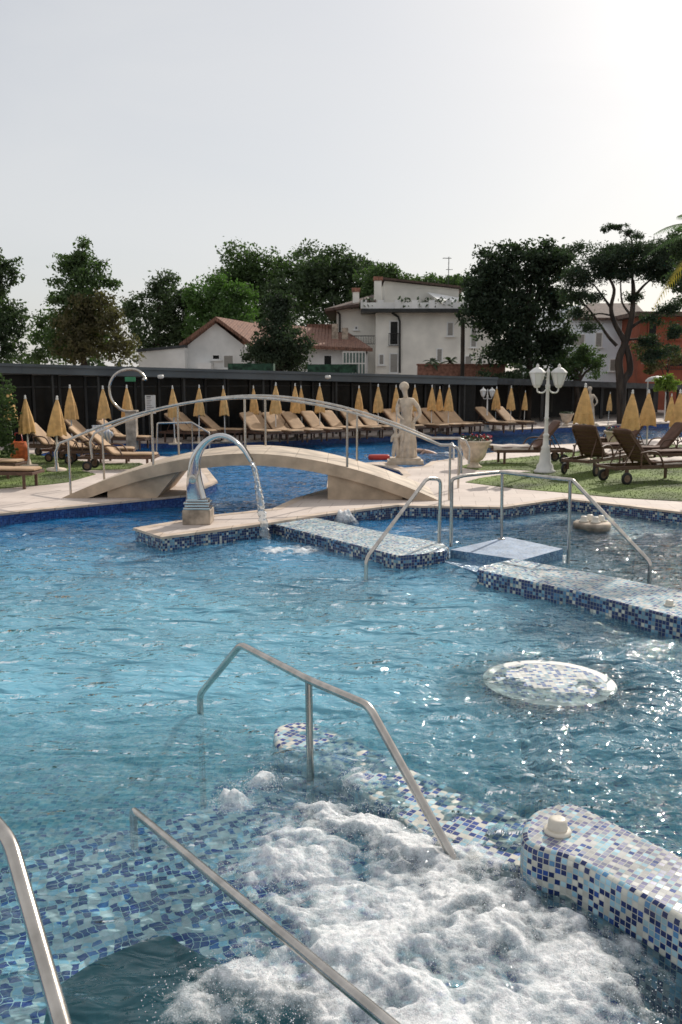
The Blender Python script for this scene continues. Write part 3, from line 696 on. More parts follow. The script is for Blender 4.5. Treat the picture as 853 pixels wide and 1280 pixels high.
# A: middle rail crossing the whirlpool
a0, a1, a2 = G(252, 890, W), G(389, 975, W), G(580, 1092, W)
tA = at_dist(386, 850, a1)
pk = at_dist(301, 806, a0.lerp(a1, .36)); pe = at_dist(250, 868, a0); kn = at_dist(461, 882, a1.lerp(a2, .42))
handrail('steel handrail with an angled peak standing in the water between pool and whirlpool', [Vector((a0.x, a0.y, -1.3)), pe, pk, tA, kn, Vector((a2.x, a2.y, W - .03)) + (a2 - kn) * .4], [(tA, Vector((a1.x, a1.y, Z_SH)))], .026)
# B: straight rail running down into the water
b0 = G(168, 1014, W); b1 = P(490, 1282, 2.72)
bd = (b1 - b0).normalized()
handrail('straight wet steel handrail sloping down into the water from the bottom of the photo', [b0 - bd * .02 - Vector((0, 0, .25)), b0 - bd * .02, b0 + (b1 - b0) * .5, b1, b1 + bd * 1.0], [(b1 + bd * .5, Vector(((b1 + bd * .5).x, (b1 + bd * .5).y, Z_SH)))], .024, rad=.03)
# C: bent rail in the lower left corner
c0 = P(78, 1282, 2.25); c1 = P(13, 1052, 2.75); c2 = P(-30, 1000, 2.95)
handrail('bent steel handrail cut by the lower left corner of the photo', [c0 + (c0 - c1) * .9, c0, c1, c2, c2 + (c2 - c1) * 1.2 - Vector((0, 0, .2))], [(c0 + (c0 - c1) * .6, Vector((c0.x + (c0 - c1).x * .6, c0.y + (c0 - c1).y * .6, Z_SH)))], .027)
# D, E: rails either side of the tiled step
d0 = G(457, 727, W); d3 = G(549, 681, zt)
handrail('steel handrail left of the pale step, sloping down into the near pool', [d0 - Vector((0, 0, .9)), at_dist(458, 698, d0), at_dist(534, 598, d3.lerp(d0, .12)), at_dist(551, 599, d3), d3], [], .026, rad=.09)
e0 = G(564, 683.5, zt); e1 = G(627, 674, zt); e2 = G(712, 704, W); e3 = G(812, 729.5, W)
handrail('long steel handrail right of the pale step, turning down into the spa', [e0, at_dist(565, 599, e0), at_dist(580, 594.5, e0.lerp(e1, .2)), at_dist(626, 590, e1), at_dist(716, 600, e2), at_dist(813, 703, e3), e3 - Vector((0, 0, .8))],
         [(at_dist(628, 591, e1), e1), (at_dist(713, 600, e2), Vector((e2.x, e2.y, -1.1)))], .026, rad=.05)

# ------------------------------------------------------------------ footbridge
br_f = 18.1
F0 = G(78, 622.5); F1 = G(549, 626); WB = 2.1
br = empty('footbridge', (F0 + F1) / 2, 'pale stone arched footbridge with twin steel handrails over the channel', 'bridge')
x0, x1 = F0.x, F1.x; xm = (x0 + x1) / 2; hw = (x1 - x0) / 2
def arc_top(x): t = (x - xm) / hw; return max(0, .90 * (1 - abs(t) ** 1.9)) 
def fy(x): return F0.y + (F1.y - F0.y) * (x - x0) / (x1 - x0)
mb = MB(); ms = 60
xa, xb = P(195, 600, 18.1).x + .2, P(405, 600, 18.0).x
def under(x):
    t = arc_top(x) - (.20 if True else 0)
    return t
xs = [x0 + (x1 - x0) * i / ms for i in range(ms + 1)]
top = [(x, arc_top(x) + .003) for x in xs]; bot = [(x, max(.001, arc_top(x) - .23)) for x in xs]
for i in range(ms):
    (xA, zA), (xB, zB) = top[i], top[i + 1]; uA, uB = bot[i][1], bot[i + 1][1]
    yA, yB = fy(xA), fy(xB)
    mb.add([(xA, yA, zA), (xB, yB, zB), (xB, yB + WB, zB), (xA, yA + WB, zA)], [(0, 1, 2, 3)], smooth=True, mi=0)
    mb.add([(xA, yA, uA), (xA, yA + WB, uA), (xB, yB + WB, uB), (xB, yB, uB)], [(0, 1, 2, 3)], smooth=True, mi=1)
    mb.add([(xA, yA, uA), (xB, yB, uB), (xB, yB, zB), (xA, yA, zA)], [(0, 1, 2, 3)], mi=1)
    mb.add([(xA, yA + WB, uA), (xA, yA + WB, zA), (xB, yB + WB, zB), (xB, yB + WB, uB)], [(0, 1, 2, 3)], mi=1)
mb.build('arch', [M['bridge'], M['bridge_side']], br)
def pier(xa, xb, taper):
    mb = MB(); za, zb_ = arc_top(xa) - .2, arc_top(xb) - .2; i_ = .10
    y0_, y1_ = fy((xa + xb) / 2) + i_, fy((xa + xb) / 2) + WB - i_
    pts = [(xa, 0), (xb + taper, 0), (xb, zb_), (xa, za)] if taper else [(xa, 0), (xb, 0), (xb, zb_), (xa, za)]
    v = [(x, y0_, max(z, .002)) for x, z in pts] + [(x, y1_, max(z, .002)) for x, z in pts]
    mb.add(v, [(0, 1, 2, 3), (7, 6, 5, 4), (0, 4, 5, 1), (1, 5, 6, 2), (2, 6, 7, 3), (3, 7, 4, 0)]); mb.build('pier', M['bridge_side'], br)
pier(x0 + .9, P(238, 600, 18.3).x, -.45); pier(P(411, 600, 18.0).x, x1 - .7, 0)
for side, off, prs in ((0, .10, (88, 194, 309, 434, 559)), (1, WB - .12, (128, 226, 334, 446, 571))):
    pts = []
    ys_ = F0.y + off
    px_lo, px_hi = prs[0], prs[-1]
    xl, xr = P(px_lo, 600, ys_).x, P(px_hi, 600, ys_).x
    if side: xl, xr = xl + .05, xr - .02
    RH = 1.08
    for i in range(41):
        x = xl + (xr - xl) * i / 40; pts.append(Vector((x, fy(x) + off, arc_top(min(max(x, x0), x1)) + RH)))
    a, b = pts[0], pts[-1]
    pre = [a + Vector((-.25, 0, -.62)), a + Vector((-.27, 0, -.25)), a + Vector((-.17, 0, -.06))]
    post = [b + Vector((.14, 0, -.06)), b + Vector((.22, 0, -.22)), b + Vector((.22, 0, -.55))]
    hr = MB().tube(pre + pts + post, .027, 12).build('handrail', M['steel'], br)
    for px in prs:
        x = min(max(P(px, 600, ys_).x, xl), xr); y = fy(x) + off; z = arc_top(min(max(x, x0), x1))
        MB().tube([(x, y, z), (x, y, z + RH)], .024, 10).build('post', M['steel'], hr)

# ------------------------------------------------------------------ swan-neck water spout
fb = G(247, 655); fo = empty('water_spout', fb, 'polished steel swan neck fountain on a stone block at the peninsula end', 'fountain')
mb = MB(); mb.box(fb + Vector((0, .12, .12)), (.46, .42, .24)); mb.build('pedestal', M['stone'], fo, bevel=.015)
mb = MB()
for z, w, dd in ((.255, .44, .34), (.30, .40, .30), (.345, .43, .33), (.385, .36, .26)): mb.box(fb + Vector((0, .12, z)), (w, dd, .034))
mb.build('collar', M['steel_bright'], fo, bevel=.01)
ax = [(-.02, .40, .165, .10), (-.045, .62, .135, .095), (-.05, .85, .105, .09), (-.02, 1.07, .08, .09), (.09, 1.27, .062, .10), (.25, 1.40, .05, .11), (.43, 1.44, .042, .12), (.61, 1.37, .038, .13), (.77, 1.22, .034, .14), (.89, 1.03, .03, .15)]
cen = catmull([Vector((a[0], 0, a[1])) for a in ax], 4)
th = catmull([Vector((a[2], a[3], 0)) for a in ax], 4)
mb = MB(); ns = 20; vs = []
for i, p in enumerate(cen):
    t = (cen[min(i + 1, len(cen) - 1)] - cen[max(i - 1, 0)]).normalized(); nn_ = Vector((-t.z, 0, t.x))
    for k in range(ns):
        a = 2 * math.pi * k / ns; ca, sa = math.cos(a), math.sin(a)
        ex = lambda q: math.copysign(abs(q) ** .55, q)
        vs.append(fb + Vector((0, .12, 0)) + p + nn_ * ex(ca) * th[i].x + Vector((0, 1, 0)) * ex(sa) * th[i].y)
m_ = len(cen)
mb.add(vs, [(i * ns + k, i * ns + (k + 1) % ns, (i + 1) * ns + (k + 1) % ns, (i + 1) * ns + k) for i in range(m_ - 1) for k in range(ns)], smooth=True)
mb.add(vs[:ns], [tuple(range(ns - 1, -1, -1))]); mb.add(vs[-ns:], [tuple(range(ns))])
neck = mb.build('neck', M['steel_bright'], fo)
mb = MB(); mb.sphere(fb + Vector((-.06, -.012, .74)), .062, 16, 8, (1, .12, 1.25)); mb.build('badge', M['steel'], fo)
# falling water: a rippled glassy tongue
lip = fb + Vector((.90, .12, 1.0)); land = G(332, 674, W)
mb = MB(); vs = []; ns = 14; mm = 46; rs = random.Random(2)
for i in range(mm):
    t = i / (mm - 1); x = lip.x + (land.x - lip.x) * t ** .8; y = lip.y + (land.y - lip.y) * t; z = lip.z + (land.z - lip.z) * t ** 1.15
    wx, wy = .036 + .03 * t, .13 - .105 * min(1, t * 1.4) + .03 * t
    for k in range(ns):
        a = 2 * math.pi * k / ns; q = 1 + .45 * rs.uniform(-1, 1) * (.4 + t)
        vs.append((x + math.cos(a) * wx * q, y + math.sin(a) * wy * q, z))
mb.add(vs, [(i * ns + k, i * ns + (k + 1) % ns, (i + 1) * ns + (k + 1) % ns, (i + 1) * ns + k) for i in range(mm - 1) for k in range(ns)], smooth=True)
m, n_, b = mat_new('falling_water'); b.inputs['Base Color'].default_value = (.9, .95, .97, 1); b.inputs['Transmission Weight'].default_value = .8; b.inputs['IOR'].default_value = 1.2; b.inputs['Roughness'].default_value = .12
tag(mb.build('falling_water', m), 'glittering stream of water falling from the swan neck spout', 'water jet', kind='stuff')
# ------------------------------------------------------------------ lawns
M['lawn'] = simple('lawn', (.135, .185, .04), .9, var=.32, vs_=.7, bump=.3, bs=90)
def lawn(l, name='lawn'):
    pts = g2(*l); mb = MB(); mb.prism(pts, -.02, .012, bottom=False); tag(mb.build(name, M['lawn']), kind='structure')
    # blades
    P2 = [(p.x, p.y) for p in pts]
    xs = [p[0] for p in P2]; ys = [p[1] for p in P2]; r = random.Random(len(l)); vs = []; fs = []
    def inside(x, y):
        c = False; j = len(P2) - 1
        for i in range(len(P2)):
            if (P2[i][1] > y) != (P2[j][1] > y) and x < (P2[j][0] - P2[i][0]) * (y - P2[i][1]) / (P2[j][1] - P2[i][1]) + P2[i][0]: c = not c
            j = i
        return c
    k = 0
    while k < 60000:
        x, y = r.uniform(min(xs), max(xs)), r.uniform(min(ys), max(ys))
        k += 1
        if not inside(x, y): continue
        a = r.uniform(0, 6.28); h = r.uniform(.02, .045); w = .010; b = len(vs)
        vs += [(x - w * math.cos(a), y - w * math.sin(a), .01), (x + w * math.cos(a), y + w * math.sin(a), .01), (x + r.uniform(-.03, .03), y + r.uniform(-.03, .03), h)]
        fs.append((b, b + 1, b + 2))
    me = bpy.data.meshes.new('grass'); me.from_pydata(vs, [], fs); me.materials.append(M['grass_blade'])
    o = bpy.data.objects.new('grass', me); sc.collection.objects.link(o); tag(o, kind='stuff')
M['grass_blade'] = simple('grass_blade', (.15, .21, .045), .8, var=.12, vs_=2)
lawn([(572, 584), (600, 577), (640, 573), (700, 567), (760, 561), (853, 556), (1000, 551), (1150, 600), (1100, 655), (853, 627), (768, 622), (700, 615.5), (645, 611), (582, 603), (600, 598), (640, 592), (668, 589), (640, 587), (600, 588)])
lawn([(-220, 628), (-60, 617), (0, 611), (60, 606), (85, 603), (120, 593), (100, 588), (150, 587), (190, 585), (175, 579), (130, 580), (90, 575), (40, 568), (0, 563), (-200, 556)])

# ------------------------------------------------------------------ parasols
ORD = ['first', 'second', 'third', 'fourth', 'fifth', 'sixth', 'seventh', 'eighth', 'ninth', 'tenth', 'eleventh', 'twelfth', 'thirteenth', 'fourteenth', 'fifteenth', 'sixteenth']
def make_parasol(seed=3):
    r_ = empty('parasol')
    MB().tube([(0, 0, 0), (0, 0, 2.13)], .021, 10).build('pole', M['white_paint'], r_)
    MB().lathe([(.001, 0), (.24, 0), (.24, .05), (.06, .07), (.04, .22), (.001, .22)], (0, 0, .012), 20).build('base', M['stone_pale'], r_)
    mb = MB(); n = 64; m = 22; vs = []; r = random.Random(seed)
    ph = [r.uniform(-1.2, 1.2) for _ in range(8)]; am = [r.uniform(.6, 1.5) for _ in range(9)]; dr_ = [r.uniform(-.02, .06) for _ in range(8)]; am[8] = am[0]
    for i in range(m + 1):
        t = i / m
        rad = .02 + .215 * t ** .82 * (1 - .14 * max(0, t - .75) * 4)
        for k in range(n):
            a = 2 * math.pi * k / n; w = a * 8 + .9 * math.sin(t * 2.5 + ph[k // 8])
            u8 = a * 8 / (2 * math.pi); am_ = am[int(u8)] * (1 - u8 % 1) + am[(int(u8) + 1) % 8] * (u8 % 1)
            fl = 1 + .14 * am_ * t * math.cos(w) + .03 * math.sin(t * 9 + seed)
            z = 2.08 - 1.02 * t - t ** 6 * dr_[int(u8) % 8] - (.012 * max(0, t - .9) * 10 * (math.cos(w)))
            vs.append((rad * fl * math.cos(a), rad * fl * math.sin(a), z))
    mb.add(vs, [((i + 1) * n + k, (i + 1) * n + (k + 1) % n, i * n + (k + 1) % n, i * n + k) for i in range(m) for k in range(n)], smooth=True)
    mb.build('canopy', M['umb'], r_)
    zt_ = r.uniform(1.28, 1.42); MB().lathe([(.175, zt_), (.185, zt_ + .02), (.172, zt_ + .045)], (0, 0, 0), 24, flute=.05).build('tie_strap', M['umb'], r_)
    MB().lathe([(.001, 2.19), (.014, 2.185), (.026, 2.16), (.022, 2.12), (.034, 2.10), (.03, 2.07)], (0, 0, 0), 14).build('finial', M['white_paint'], r_)
    return r_
pars = [make_parasol(3), make_parasol(11), make_parasol(23)]; used = [0]; prs_ = random.Random(77)
def parasol(px, ytop, ybase, label, group, lean=0, sw=1.0, rz=0):
    p = G(px, ybase); d = p.y
    top = P(px, ytop, d).z; s = top / 2.19
    k_ = used[0]; used[0] += 1; o = pars[k_] if k_ < 3 else copy_tree(pars[k_ % 3]); lean = lean or prs_.uniform(-.03, .03); rz += prs_.uniform(0, 6)
    o.location = p + Vector((0, 0, .004)); o.scale = (s * sw, s * sw, s); o.rotation_euler = (0, lean, rz)
    tag(o, label, 'parasol', group); return o
GN, GF = 'closed parasols on the left lawn', 'closed parasols along the pavilion'
parasol(37, 494, 584, 'closed ochre parasol leaning slightly, third from the dark topiary bush', GN, .0, 1.12, .3)
parasol(71, 494, 589, 'closed ochre parasol with tilted pole beside the wheeled loungers', GN, -.10, 1.2, 1)
parasol(17, 482, 566, 'closed ochre parasol half hidden behind the dark topiary bush', GN, 0, 1, 2)
for i, (x, yt, yb, sw) in enumerate(((91, 481, 562, 1.05), (132, 482, 562, 1.05), (161, 481, 560, 1.0), (219, 482, 556, 1.0), (249, 481, 555, .95), (282, 482, 553, .85), (319, 482, 550, .85),
                    (345, 478, 552, 1.0), (369, 479, 549, .9), (378, 482, 546, .85), (400, 479, 549, .9))):
    parasol(x, yt, yb, f'closed ochre parasol, {ORD[i]} from the left in the row in front of the dark pavilion', GF, 0, sw, i * 1.3)
for i, (x, yt, yb, sw) in enumerate(((449, 482, 545, .9), (473, 480, 547, 1.0), (496, 481, 545, .9), (519, 481, 544, .9), (539, 481, 543, .95), (549, 483, 541, .85), (560, 481, 543, .95), (619, 483, 538, 1.05), (638, 482, 539, .95), (655, 488, 534, .8), (760, 490, 534, .8))):
    parasol(x, yt, yb, f'closed ochre parasol, {ORD[i]} rightward from the gap beside the bridge crest', GF, 0, sw, i * 1.7)
GR = 'closed parasols on the right lawn'
parasol(727, 479, 576, 'closed ochre parasol nearest the white double lantern', GR, 0, 1.28, .4)
parasol(786, 487, 580, 'closed ochre parasol behind the wheeled lounger with its back turned', GR, 0, 1.2, 1.4)
parasol(808, 487, 572, 'closed ochre parasol in the middle of the right trio', GR, 0, 1.2, 2.4)
parasol(846, 487, 574, 'closed ochre parasol cut by the right edge of the photo', GR, 0, 1.25, 3.1)
parasol(836, 492, 556, 'small closed ochre parasol behind the one at the right edge', GR, 0, 1, 4.1)

# ------------------------------------------------------------------ sun loungers  (+X = foot end, origin = middle)
def make_lounger(cush, wood, wheels=True, ang=R(42), arms=True):
    r_ = empty('sun_lounger')
    L0, L1, Wd, hz = -.98, .98, .31, .33
    mb = MB()
    for s in (-1, 1): mb.box((.0, s * Wd, hz), (1.96, .035, .075))
    mb.box((.965, 0, hz), (.03, .62, .06)); mb.box((-.965, 0, hz), (.03, .62, .06))
    for i in range(9): mb.box((.02 + i * .11, 0, hz + .03), (.07, .6, .018))
    mb.build('frame', M[wood], r_, bevel=.006)
    for s in (-1, 1): MB().box((.78, s * Wd, .155), (.06, .04, .31)).build('leg', M[wood], r_, bevel=.005)
    if not wheels:
        for s in (-1, 1): MB().box((-.72, s * Wd, .155), (.06, .04, .31)).build('leg', M[wood], r_, bevel=.005)
    else:
        for s in (-1, 1): MB().box((-.70, s * Wd, .21), (.07, .04, .2)).build('leg', M[wood], r_, bevel=.005)
        for s in (-1, 1):
            w = MB(); c = (-.74, s * .37, .125)
            prof = [(.075, -.02), (.12, -.02), (.125, -.01), (.125, .01), (.12, .02), (.075, .02), (.075, -.02)]
            n = 22; vs = [(c[0] + q * math.cos(2 * math.pi * k / n), c[1] + z, c[2] + q * math.sin(2 * math.pi * k / n)) for q, z in prof for k in range(n)]
            w.add(vs, [(i * n + k, i * n + (k + 1) % n, (i + 1) * n + (k + 1) % n, (i + 1) * n + k) for i in range(len(prof) - 1) for k in range(n)], smooth=True)
            wh = w.build('wheel', M['rubber'], r_)
            MB().tube([(c[0], c[1] - .015, c[2]), (c[0], c[1] + .015, c[2])], .078, 18).build('hub', M['wood_grey'], wh)
    # back frame, hinged at x=-.12
    hx, hz2 = -.10, hz + .04; ux, uz = -math.cos(ang), math.sin(ang); bl = .82
    mb = MB()
    for s in (-1, 1): mb.box((hx + ux * bl / 2, s * .27, hz2 + uz * bl / 2), (bl, .03, .04), ry=ang)
    for i in range(7): mb.box((hx + ux * (.1 + i * .115), 0, hz2 + uz * (.1 + i * .115)), (.06, .54, .016), ry=ang)
    for s in (-1, 1): mb.tube([(hx + ux * .55, s * .22, hz2 + uz * .55), (-.72, s * .22, hz)], .013, 6)
    mb.build('backrest', M[wood], r_)
    if arms:
        for s in (-1, 1):
            mb = MB(); pts = catmull([(-.42, s * .335, hz + .28), (-.2, s * .335, hz + .31), (.02, s * .335, hz + .27), (.14, s * .335, hz + .10), (.17, s * .335, hz)], 4)
            mb.tube(pts, .02, 8); mb.tube([(-.38, s * .335, hz), (-.38, s * .335, hz + .28)], .017, 8); mb.build('armrest', M[wood], r_)
    # cushion, one pad bent at the hinge
    th = .065; path = [(.97, hz + .075), (.6, hz + .08), (.25, hz + .078), (.0, hz + .082), (-.08, hz + .10), (-.14, hz + .14)]
    for k in range(1, 6): path.append((-.14 + ux * k * .16, hz + .14 + uz * k * .16))
    pts = catmull([Vector((x, 0, z)) for x, z in path], 4); mb = MB(); vs = []; ns = 16
    for i, p in enumerate(pts):
        t = (pts[min(i + 1, len(pts) - 1)] - pts[max(i - 1, 0)]).normalized(); nr = Vector((t.z, 0, -t.x)) 
        e = min(i, len(pts) - 1 - i); q = .75 if e == 0 else 1; seam = 1 - .22 * (math.cos(i * .9) > .93)
        for k in range(ns):
            a = 2 * math.pi * k / ns; ca, sa = math.cos(a), math.sin(a); ex = lambda v, pw=.35: math.copysign(abs(v) ** pw, v)
            vs.append(p + nr * ex(sa, .6) * th / 2 * q * seam + Vector((0, ex(ca) * .285 * q, 0)))
    mb.add(vs, [(i * ns + k, i * ns + (k + 1) % ns, (i + 1) * ns + (k + 1) % ns, (i + 1) * ns + k) for i in range(len(pts) - 1) for k in range(ns)], smooth=True)
    mb.add(vs[:ns], [tuple(range(ns - 1, -1, -1))]); mb.add(vs[-ns:], [tuple(range(ns))])
    mb.build('cushion', M[cush], r_)
    return r_
protos = {'beige': make_lounger('cush_beige', 'wood', True), 'row': make_lounger('cush_beige', 'wood', False, R(38), False), 'brown': make_lounger('cush_brown', 'wood', True, R(50)), 'flat': make_lounger('cush_beige', 'wood', False, R(2), False)}
lused = {k: False for k in protos}
def lounger(kind, p, deg, label, group, s=1.0):
    o = protos[kind] if not lused[kind] else copy_tree(protos[kind]); lused[kind] = True
    o.location = p + Vector((0, 0, .006)); o.rotation_euler = (0, 0, R(deg)); o.scale = (s, s, s)
    return tag(o, label, 'sun lounger', group)
# left lawn
LG = 'sun loungers on the left lawn'
lounger('beige', G(150, 587), 1, 'beige sun lounger with wheels reaching onto the paving, nearest the bridge foot', LG)
lounger('beige', G(124, 579), 8, 'beige wheeled sun lounger just behind the one nearest the bridge foot', LG)
lounger('beige', G(100, 577), -10, 'beige wheeled sun lounger left of the striped towel', LG)
lounger('beige', G(66, 572), -16, 'beige wheeled sun lounger beside the orange bag', LG)
lounger('flat', G(-5, 609), -4, 'flat beige sun lounger cut by the left edge of the photo', LG)
lounger('flat', G(-22, 597), -4, 'flat beige sun lounger behind the one cut by the left edge', LG)
lounger('row', G(110, 559), -22, 'beige sun lounger in front of the pavilion behind the wheeled ones', LG)
lounger('row', G(153, 561), -12, 'beige sun lounger under the tall curved steel shower', LG)
RG = 'beige sun loungers lined up along the pavilion'
row = [(236, 553), (247, 551), (274, 551), (324, 552.5), (333, 549), (352, 552), (364, 549), (376, 551), (400, 549.5), (424, 548), (449, 547), (468, 546), (502, 544.5), (533, 543.5), (549, 542.5), (564, 542), (575, 541), (617, 540), (640, 539)]
for i, (x, y) in enumerate(row):
    lounger('row', G(x, y), -50 if i > 2 else -20, (f'beige sun lounger, {ORD[i]} from the left in the long row by the pavilion' if i < 10 else f'beige sun lounger, {ORD[18 - i]} from the right in the long row by the pavilion'), RG, 1.08)
BG_ = 'dark wheeled sun loungers on the right lawn'
lounger('brown', G(664, 579), 184, 'dark sun lounger behind the white lantern post with its foot end to the left', BG_, 1.08)
lounger('brown', G(744, 591), 48, 'brown wheeled sun lounger right of the lantern, seen from behind', BG_, 1.12)
lounger('brown', G(806, 602), 20, 'brown wheeled sun lounger nearest the spa with its pale seat to the right', BG_, 1.12)
lounger('brown', G(775, 572), 205, 'brown sun lounger under the trio of parasols, head end to the right', BG_)
lounger('brown', G(822, 577), 190, 'brown wheeled sun lounger between the two rightmost parasols', BG_)
lounger('brown', G(760, 564), 170, 'brown sun lounger at the far side of the lawn near the pool', BG_)
lounger('brown', G(858, 582), 195, 'brown sun lounger cut by the right edge of the photo', BG_)
# cream cloths on the near brown loungers
def cloth(p, deg, label, s=1.12):
    o = MB(); mb = o; n = 14; vs = []; r = random.Random(int(p.x * 10))
    for i in range(n + 1):
        for j in range(9):
            x = .04 + .98 * i / n; y = (j - 4) / 4 * .31
            z = .455 + .012 * math.sin(x * 14 + j) + (-.10 if abs(j - 4) == 4 else 0)
            vs.append(Matrix.Rotation(R(deg), 3, 'Z') @ Vector((x * s, y * s, z * s)) + p)
    mb.add(vs, [(i * 9 + j, (i + 1) * 9 + j, (i + 1) * 9 + j + 1, i * 9 + j + 1) for i in range(n) for j in range(8)], smooth=True)
    ob = mb.build('towel', M['cush_white']); sd_ = ob.modifiers.new('thick', 'SOLIDIFY'); sd_.thickness = .012
    return tag(ob, label, 'towel')
cloth(G(744, 591), 48, 'cream towel over the seat of the lounger seen from behind')
cloth(G(806, 602), 20, 'cream towel over the seat of the lounger nearest the spa')
cloth(G(664, 579), 184, 'cream towel on the dark lounger behind the lantern post')
def blob(name, c, s, mat, label, cat, seed=0, n=20, amp=.25):
    r = np.random.RandomState(seed); vs = []; fs = []
    mb = MB(); prof = 12
    for i in range(prof + 1):
        for k in range(n):
            a, b = 2 * math.pi * k / n, math.pi * i / prof
            d = Vector((math.sin(b) * math.cos(a), math.sin(b) * math.sin(a), -math.cos(b)))
            q = 1 + amp * float(perlin(np.array([d.x * 2 + seed + d.z]), np.array([d.y * 2 + d.z * 1.7]), seed)[0])
            vs.append(Vector(c) + Vector((d.x * s[0] * q, d.y * s[1] * q, d.z * s[2] * q)))
    mb.add(vs, [(i * n + k, i * n + (k + 1) % n, (i + 1) * n + (k + 1) % n, (i + 1) * n + k) for i in range(prof) for k in range(n)], smooth=True)
    return tag(mb.build(name, mat, merge=True), label, cat)
def stripe_mat():
    m, n, b = mat_new('striped_towel'); L = n.links
    tc = N(n, 'ShaderNodeTexCoord'); w = N(n, 'ShaderNodeTexWave'); w.inputs['Scale'].default_value = 4; w.inputs['Distortion'].default_value = 3; L.new(tc.outputs['Object'], w.inputs[0])
    L.new(mixc(n, math_(n, 'GREATER_THAN', w.outputs['Fac'], .55), (.62, .60, .58), (.30, .35, .45)), b.inputs['Base Color']); b.inputs['Roughness'].default_value = .9; return m
t0 = G(127, 579); blob('towel', (t0.x, t0.y, .80), (.34, .24, .22), stripe_mat(), 'grey and white striped towel heaped over a lounger backrest', 'towel', 3, amp=.5)
t1 = G(25, 580); bgr = empty('beach_bag', t1, 'orange and yellow beach bag standing by the lounger at left', 'bag')
mb = MB(); mb.lathe([(.001, 0), (.2, 0), (.25, .12), (.24, .42), (.2, .62), (.19, .60), (.001, .4)], t1, 20, sx=1, sy=.6, flute=.06, nf=5); mb.build('bag_body', M['orange'], bgr)
mb = MB(); mb.tube([t1 + Vector((-.12, 0, .55)), t1 + Vector((-.08, 0, .85)), t1 + Vector((.08, 0, .85)), t1 + Vector((.12, 0, .55))], .015, 8); mb.build('handle', M['red'], bgr)
# red float on the pool rim
fp_ = G(474, 576); fl = empty('rescue_float', fp_, 'red rescue float lying on the pool rim beside the statue', 'float')
mb = MB(); mb.box(fp_ + Vector((0, 0, .10)), (.62, .26, .16)); mb.build('float_body', M['red'], fl, bevel=.06)
mb = MB(); mb.tube([fp_ + Vector((-.34, 0, .1)), fp_ + Vector((-.42, 0, .14)), fp_ + Vector((-.34, .0, .18))], .015, 8); mb.build('handle', M['white_plastic'], fl)

# ------------------------------------------------------------------ lanterns
def lantern_post(px, ytop, ybase, label):
    p = G(px, ybase); hgt = P(px, ytop, p.y).z; k = hgt / 2.72
    r_ = empty('street_lamp', p, label, 'street lamp', 'white double lantern posts')
    def S(pr): return [(a * k, z * k) for a, z in pr]
    MB().lathe(S([(.001, .005), (.27, .005), (.27, .06), (.22, .09), (.20, .20), (.15, .26), (.13, .50), (.10, .60), (.115, .64), (.075, .70), (.065, .92), (.085, .96), (.05, 1.0)]), p, 24).build('base', M['white_paint'], r_)
    MB().lathe(S([(.050, .99), (.046, 1.35), (.062, 1.38), (.046, 1.41), (.040, 2.10), (.062, 2.13), (.062, 2.2), (.04, 2.24), (.035, 2.5), (.05, 2.53), (.02, 2.6), (.001, 2.62)]), p, 16).build('pole', M['white_paint'], r_)
    mb = MB()
    for s in (-1, 1):
        mb.tube(catmull([p + Vector((0, 0, 2.16 * k)), p + Vector((s * .10 * k, 0, 2.02 * k)), p + Vector((s * .24 * k, 0, 2.03 * k)), p + Vector((s * .27 * k, 0, 2.15 * k))], 4), .02 * k, 8)
    mb.build('arm', M['white_paint'], r_)
    for s in (-1, 1):
        c = p + Vector((s * .27 * k, 0, 0)); n = 6
        lt = MB().lathe(S([(.05, 2.13), (.075, 2.15), (.10, 2.20)]), c, n, smooth=False); lt.lathe(S([(.215, 2.50), (.20, 2.53), (.12, 2.60), (.06, 2.63), (.035, 2.65), (.04, 2.69), (.012, 2.72), (.001, 2.74)]), c, n, smooth=False)
        lt.lathe(S([(.216, 2.499), (.001, 2.499)]), c, n, smooth=False)
        for j in range(6):
            a = 2 * math.pi * j / 6
            lt.tube([c + Vector((math.cos(a) * .10 * k, math.sin(a) * .10 * k, 2.2 * k)), c + Vector((math.cos(a) * .195 * k, math.sin(a) * .195 * k, 2.5 * k))], .010 * k, 5)
        lo = lt.build('lantern', M['white_paint'], r_)
        MB().lathe(S([(.092, 2.205), (.182, 2.495)]), c, n, smooth=False).build('pane', M['glass_lamp'], lo)
    return r_
lantern_post(681, 455, 591, 'tall white double lantern standing on the lawn by the brown loungers')
lantern_post(608.5, 484, 539.5, 'small white double lantern far across the pool by the pavilion')

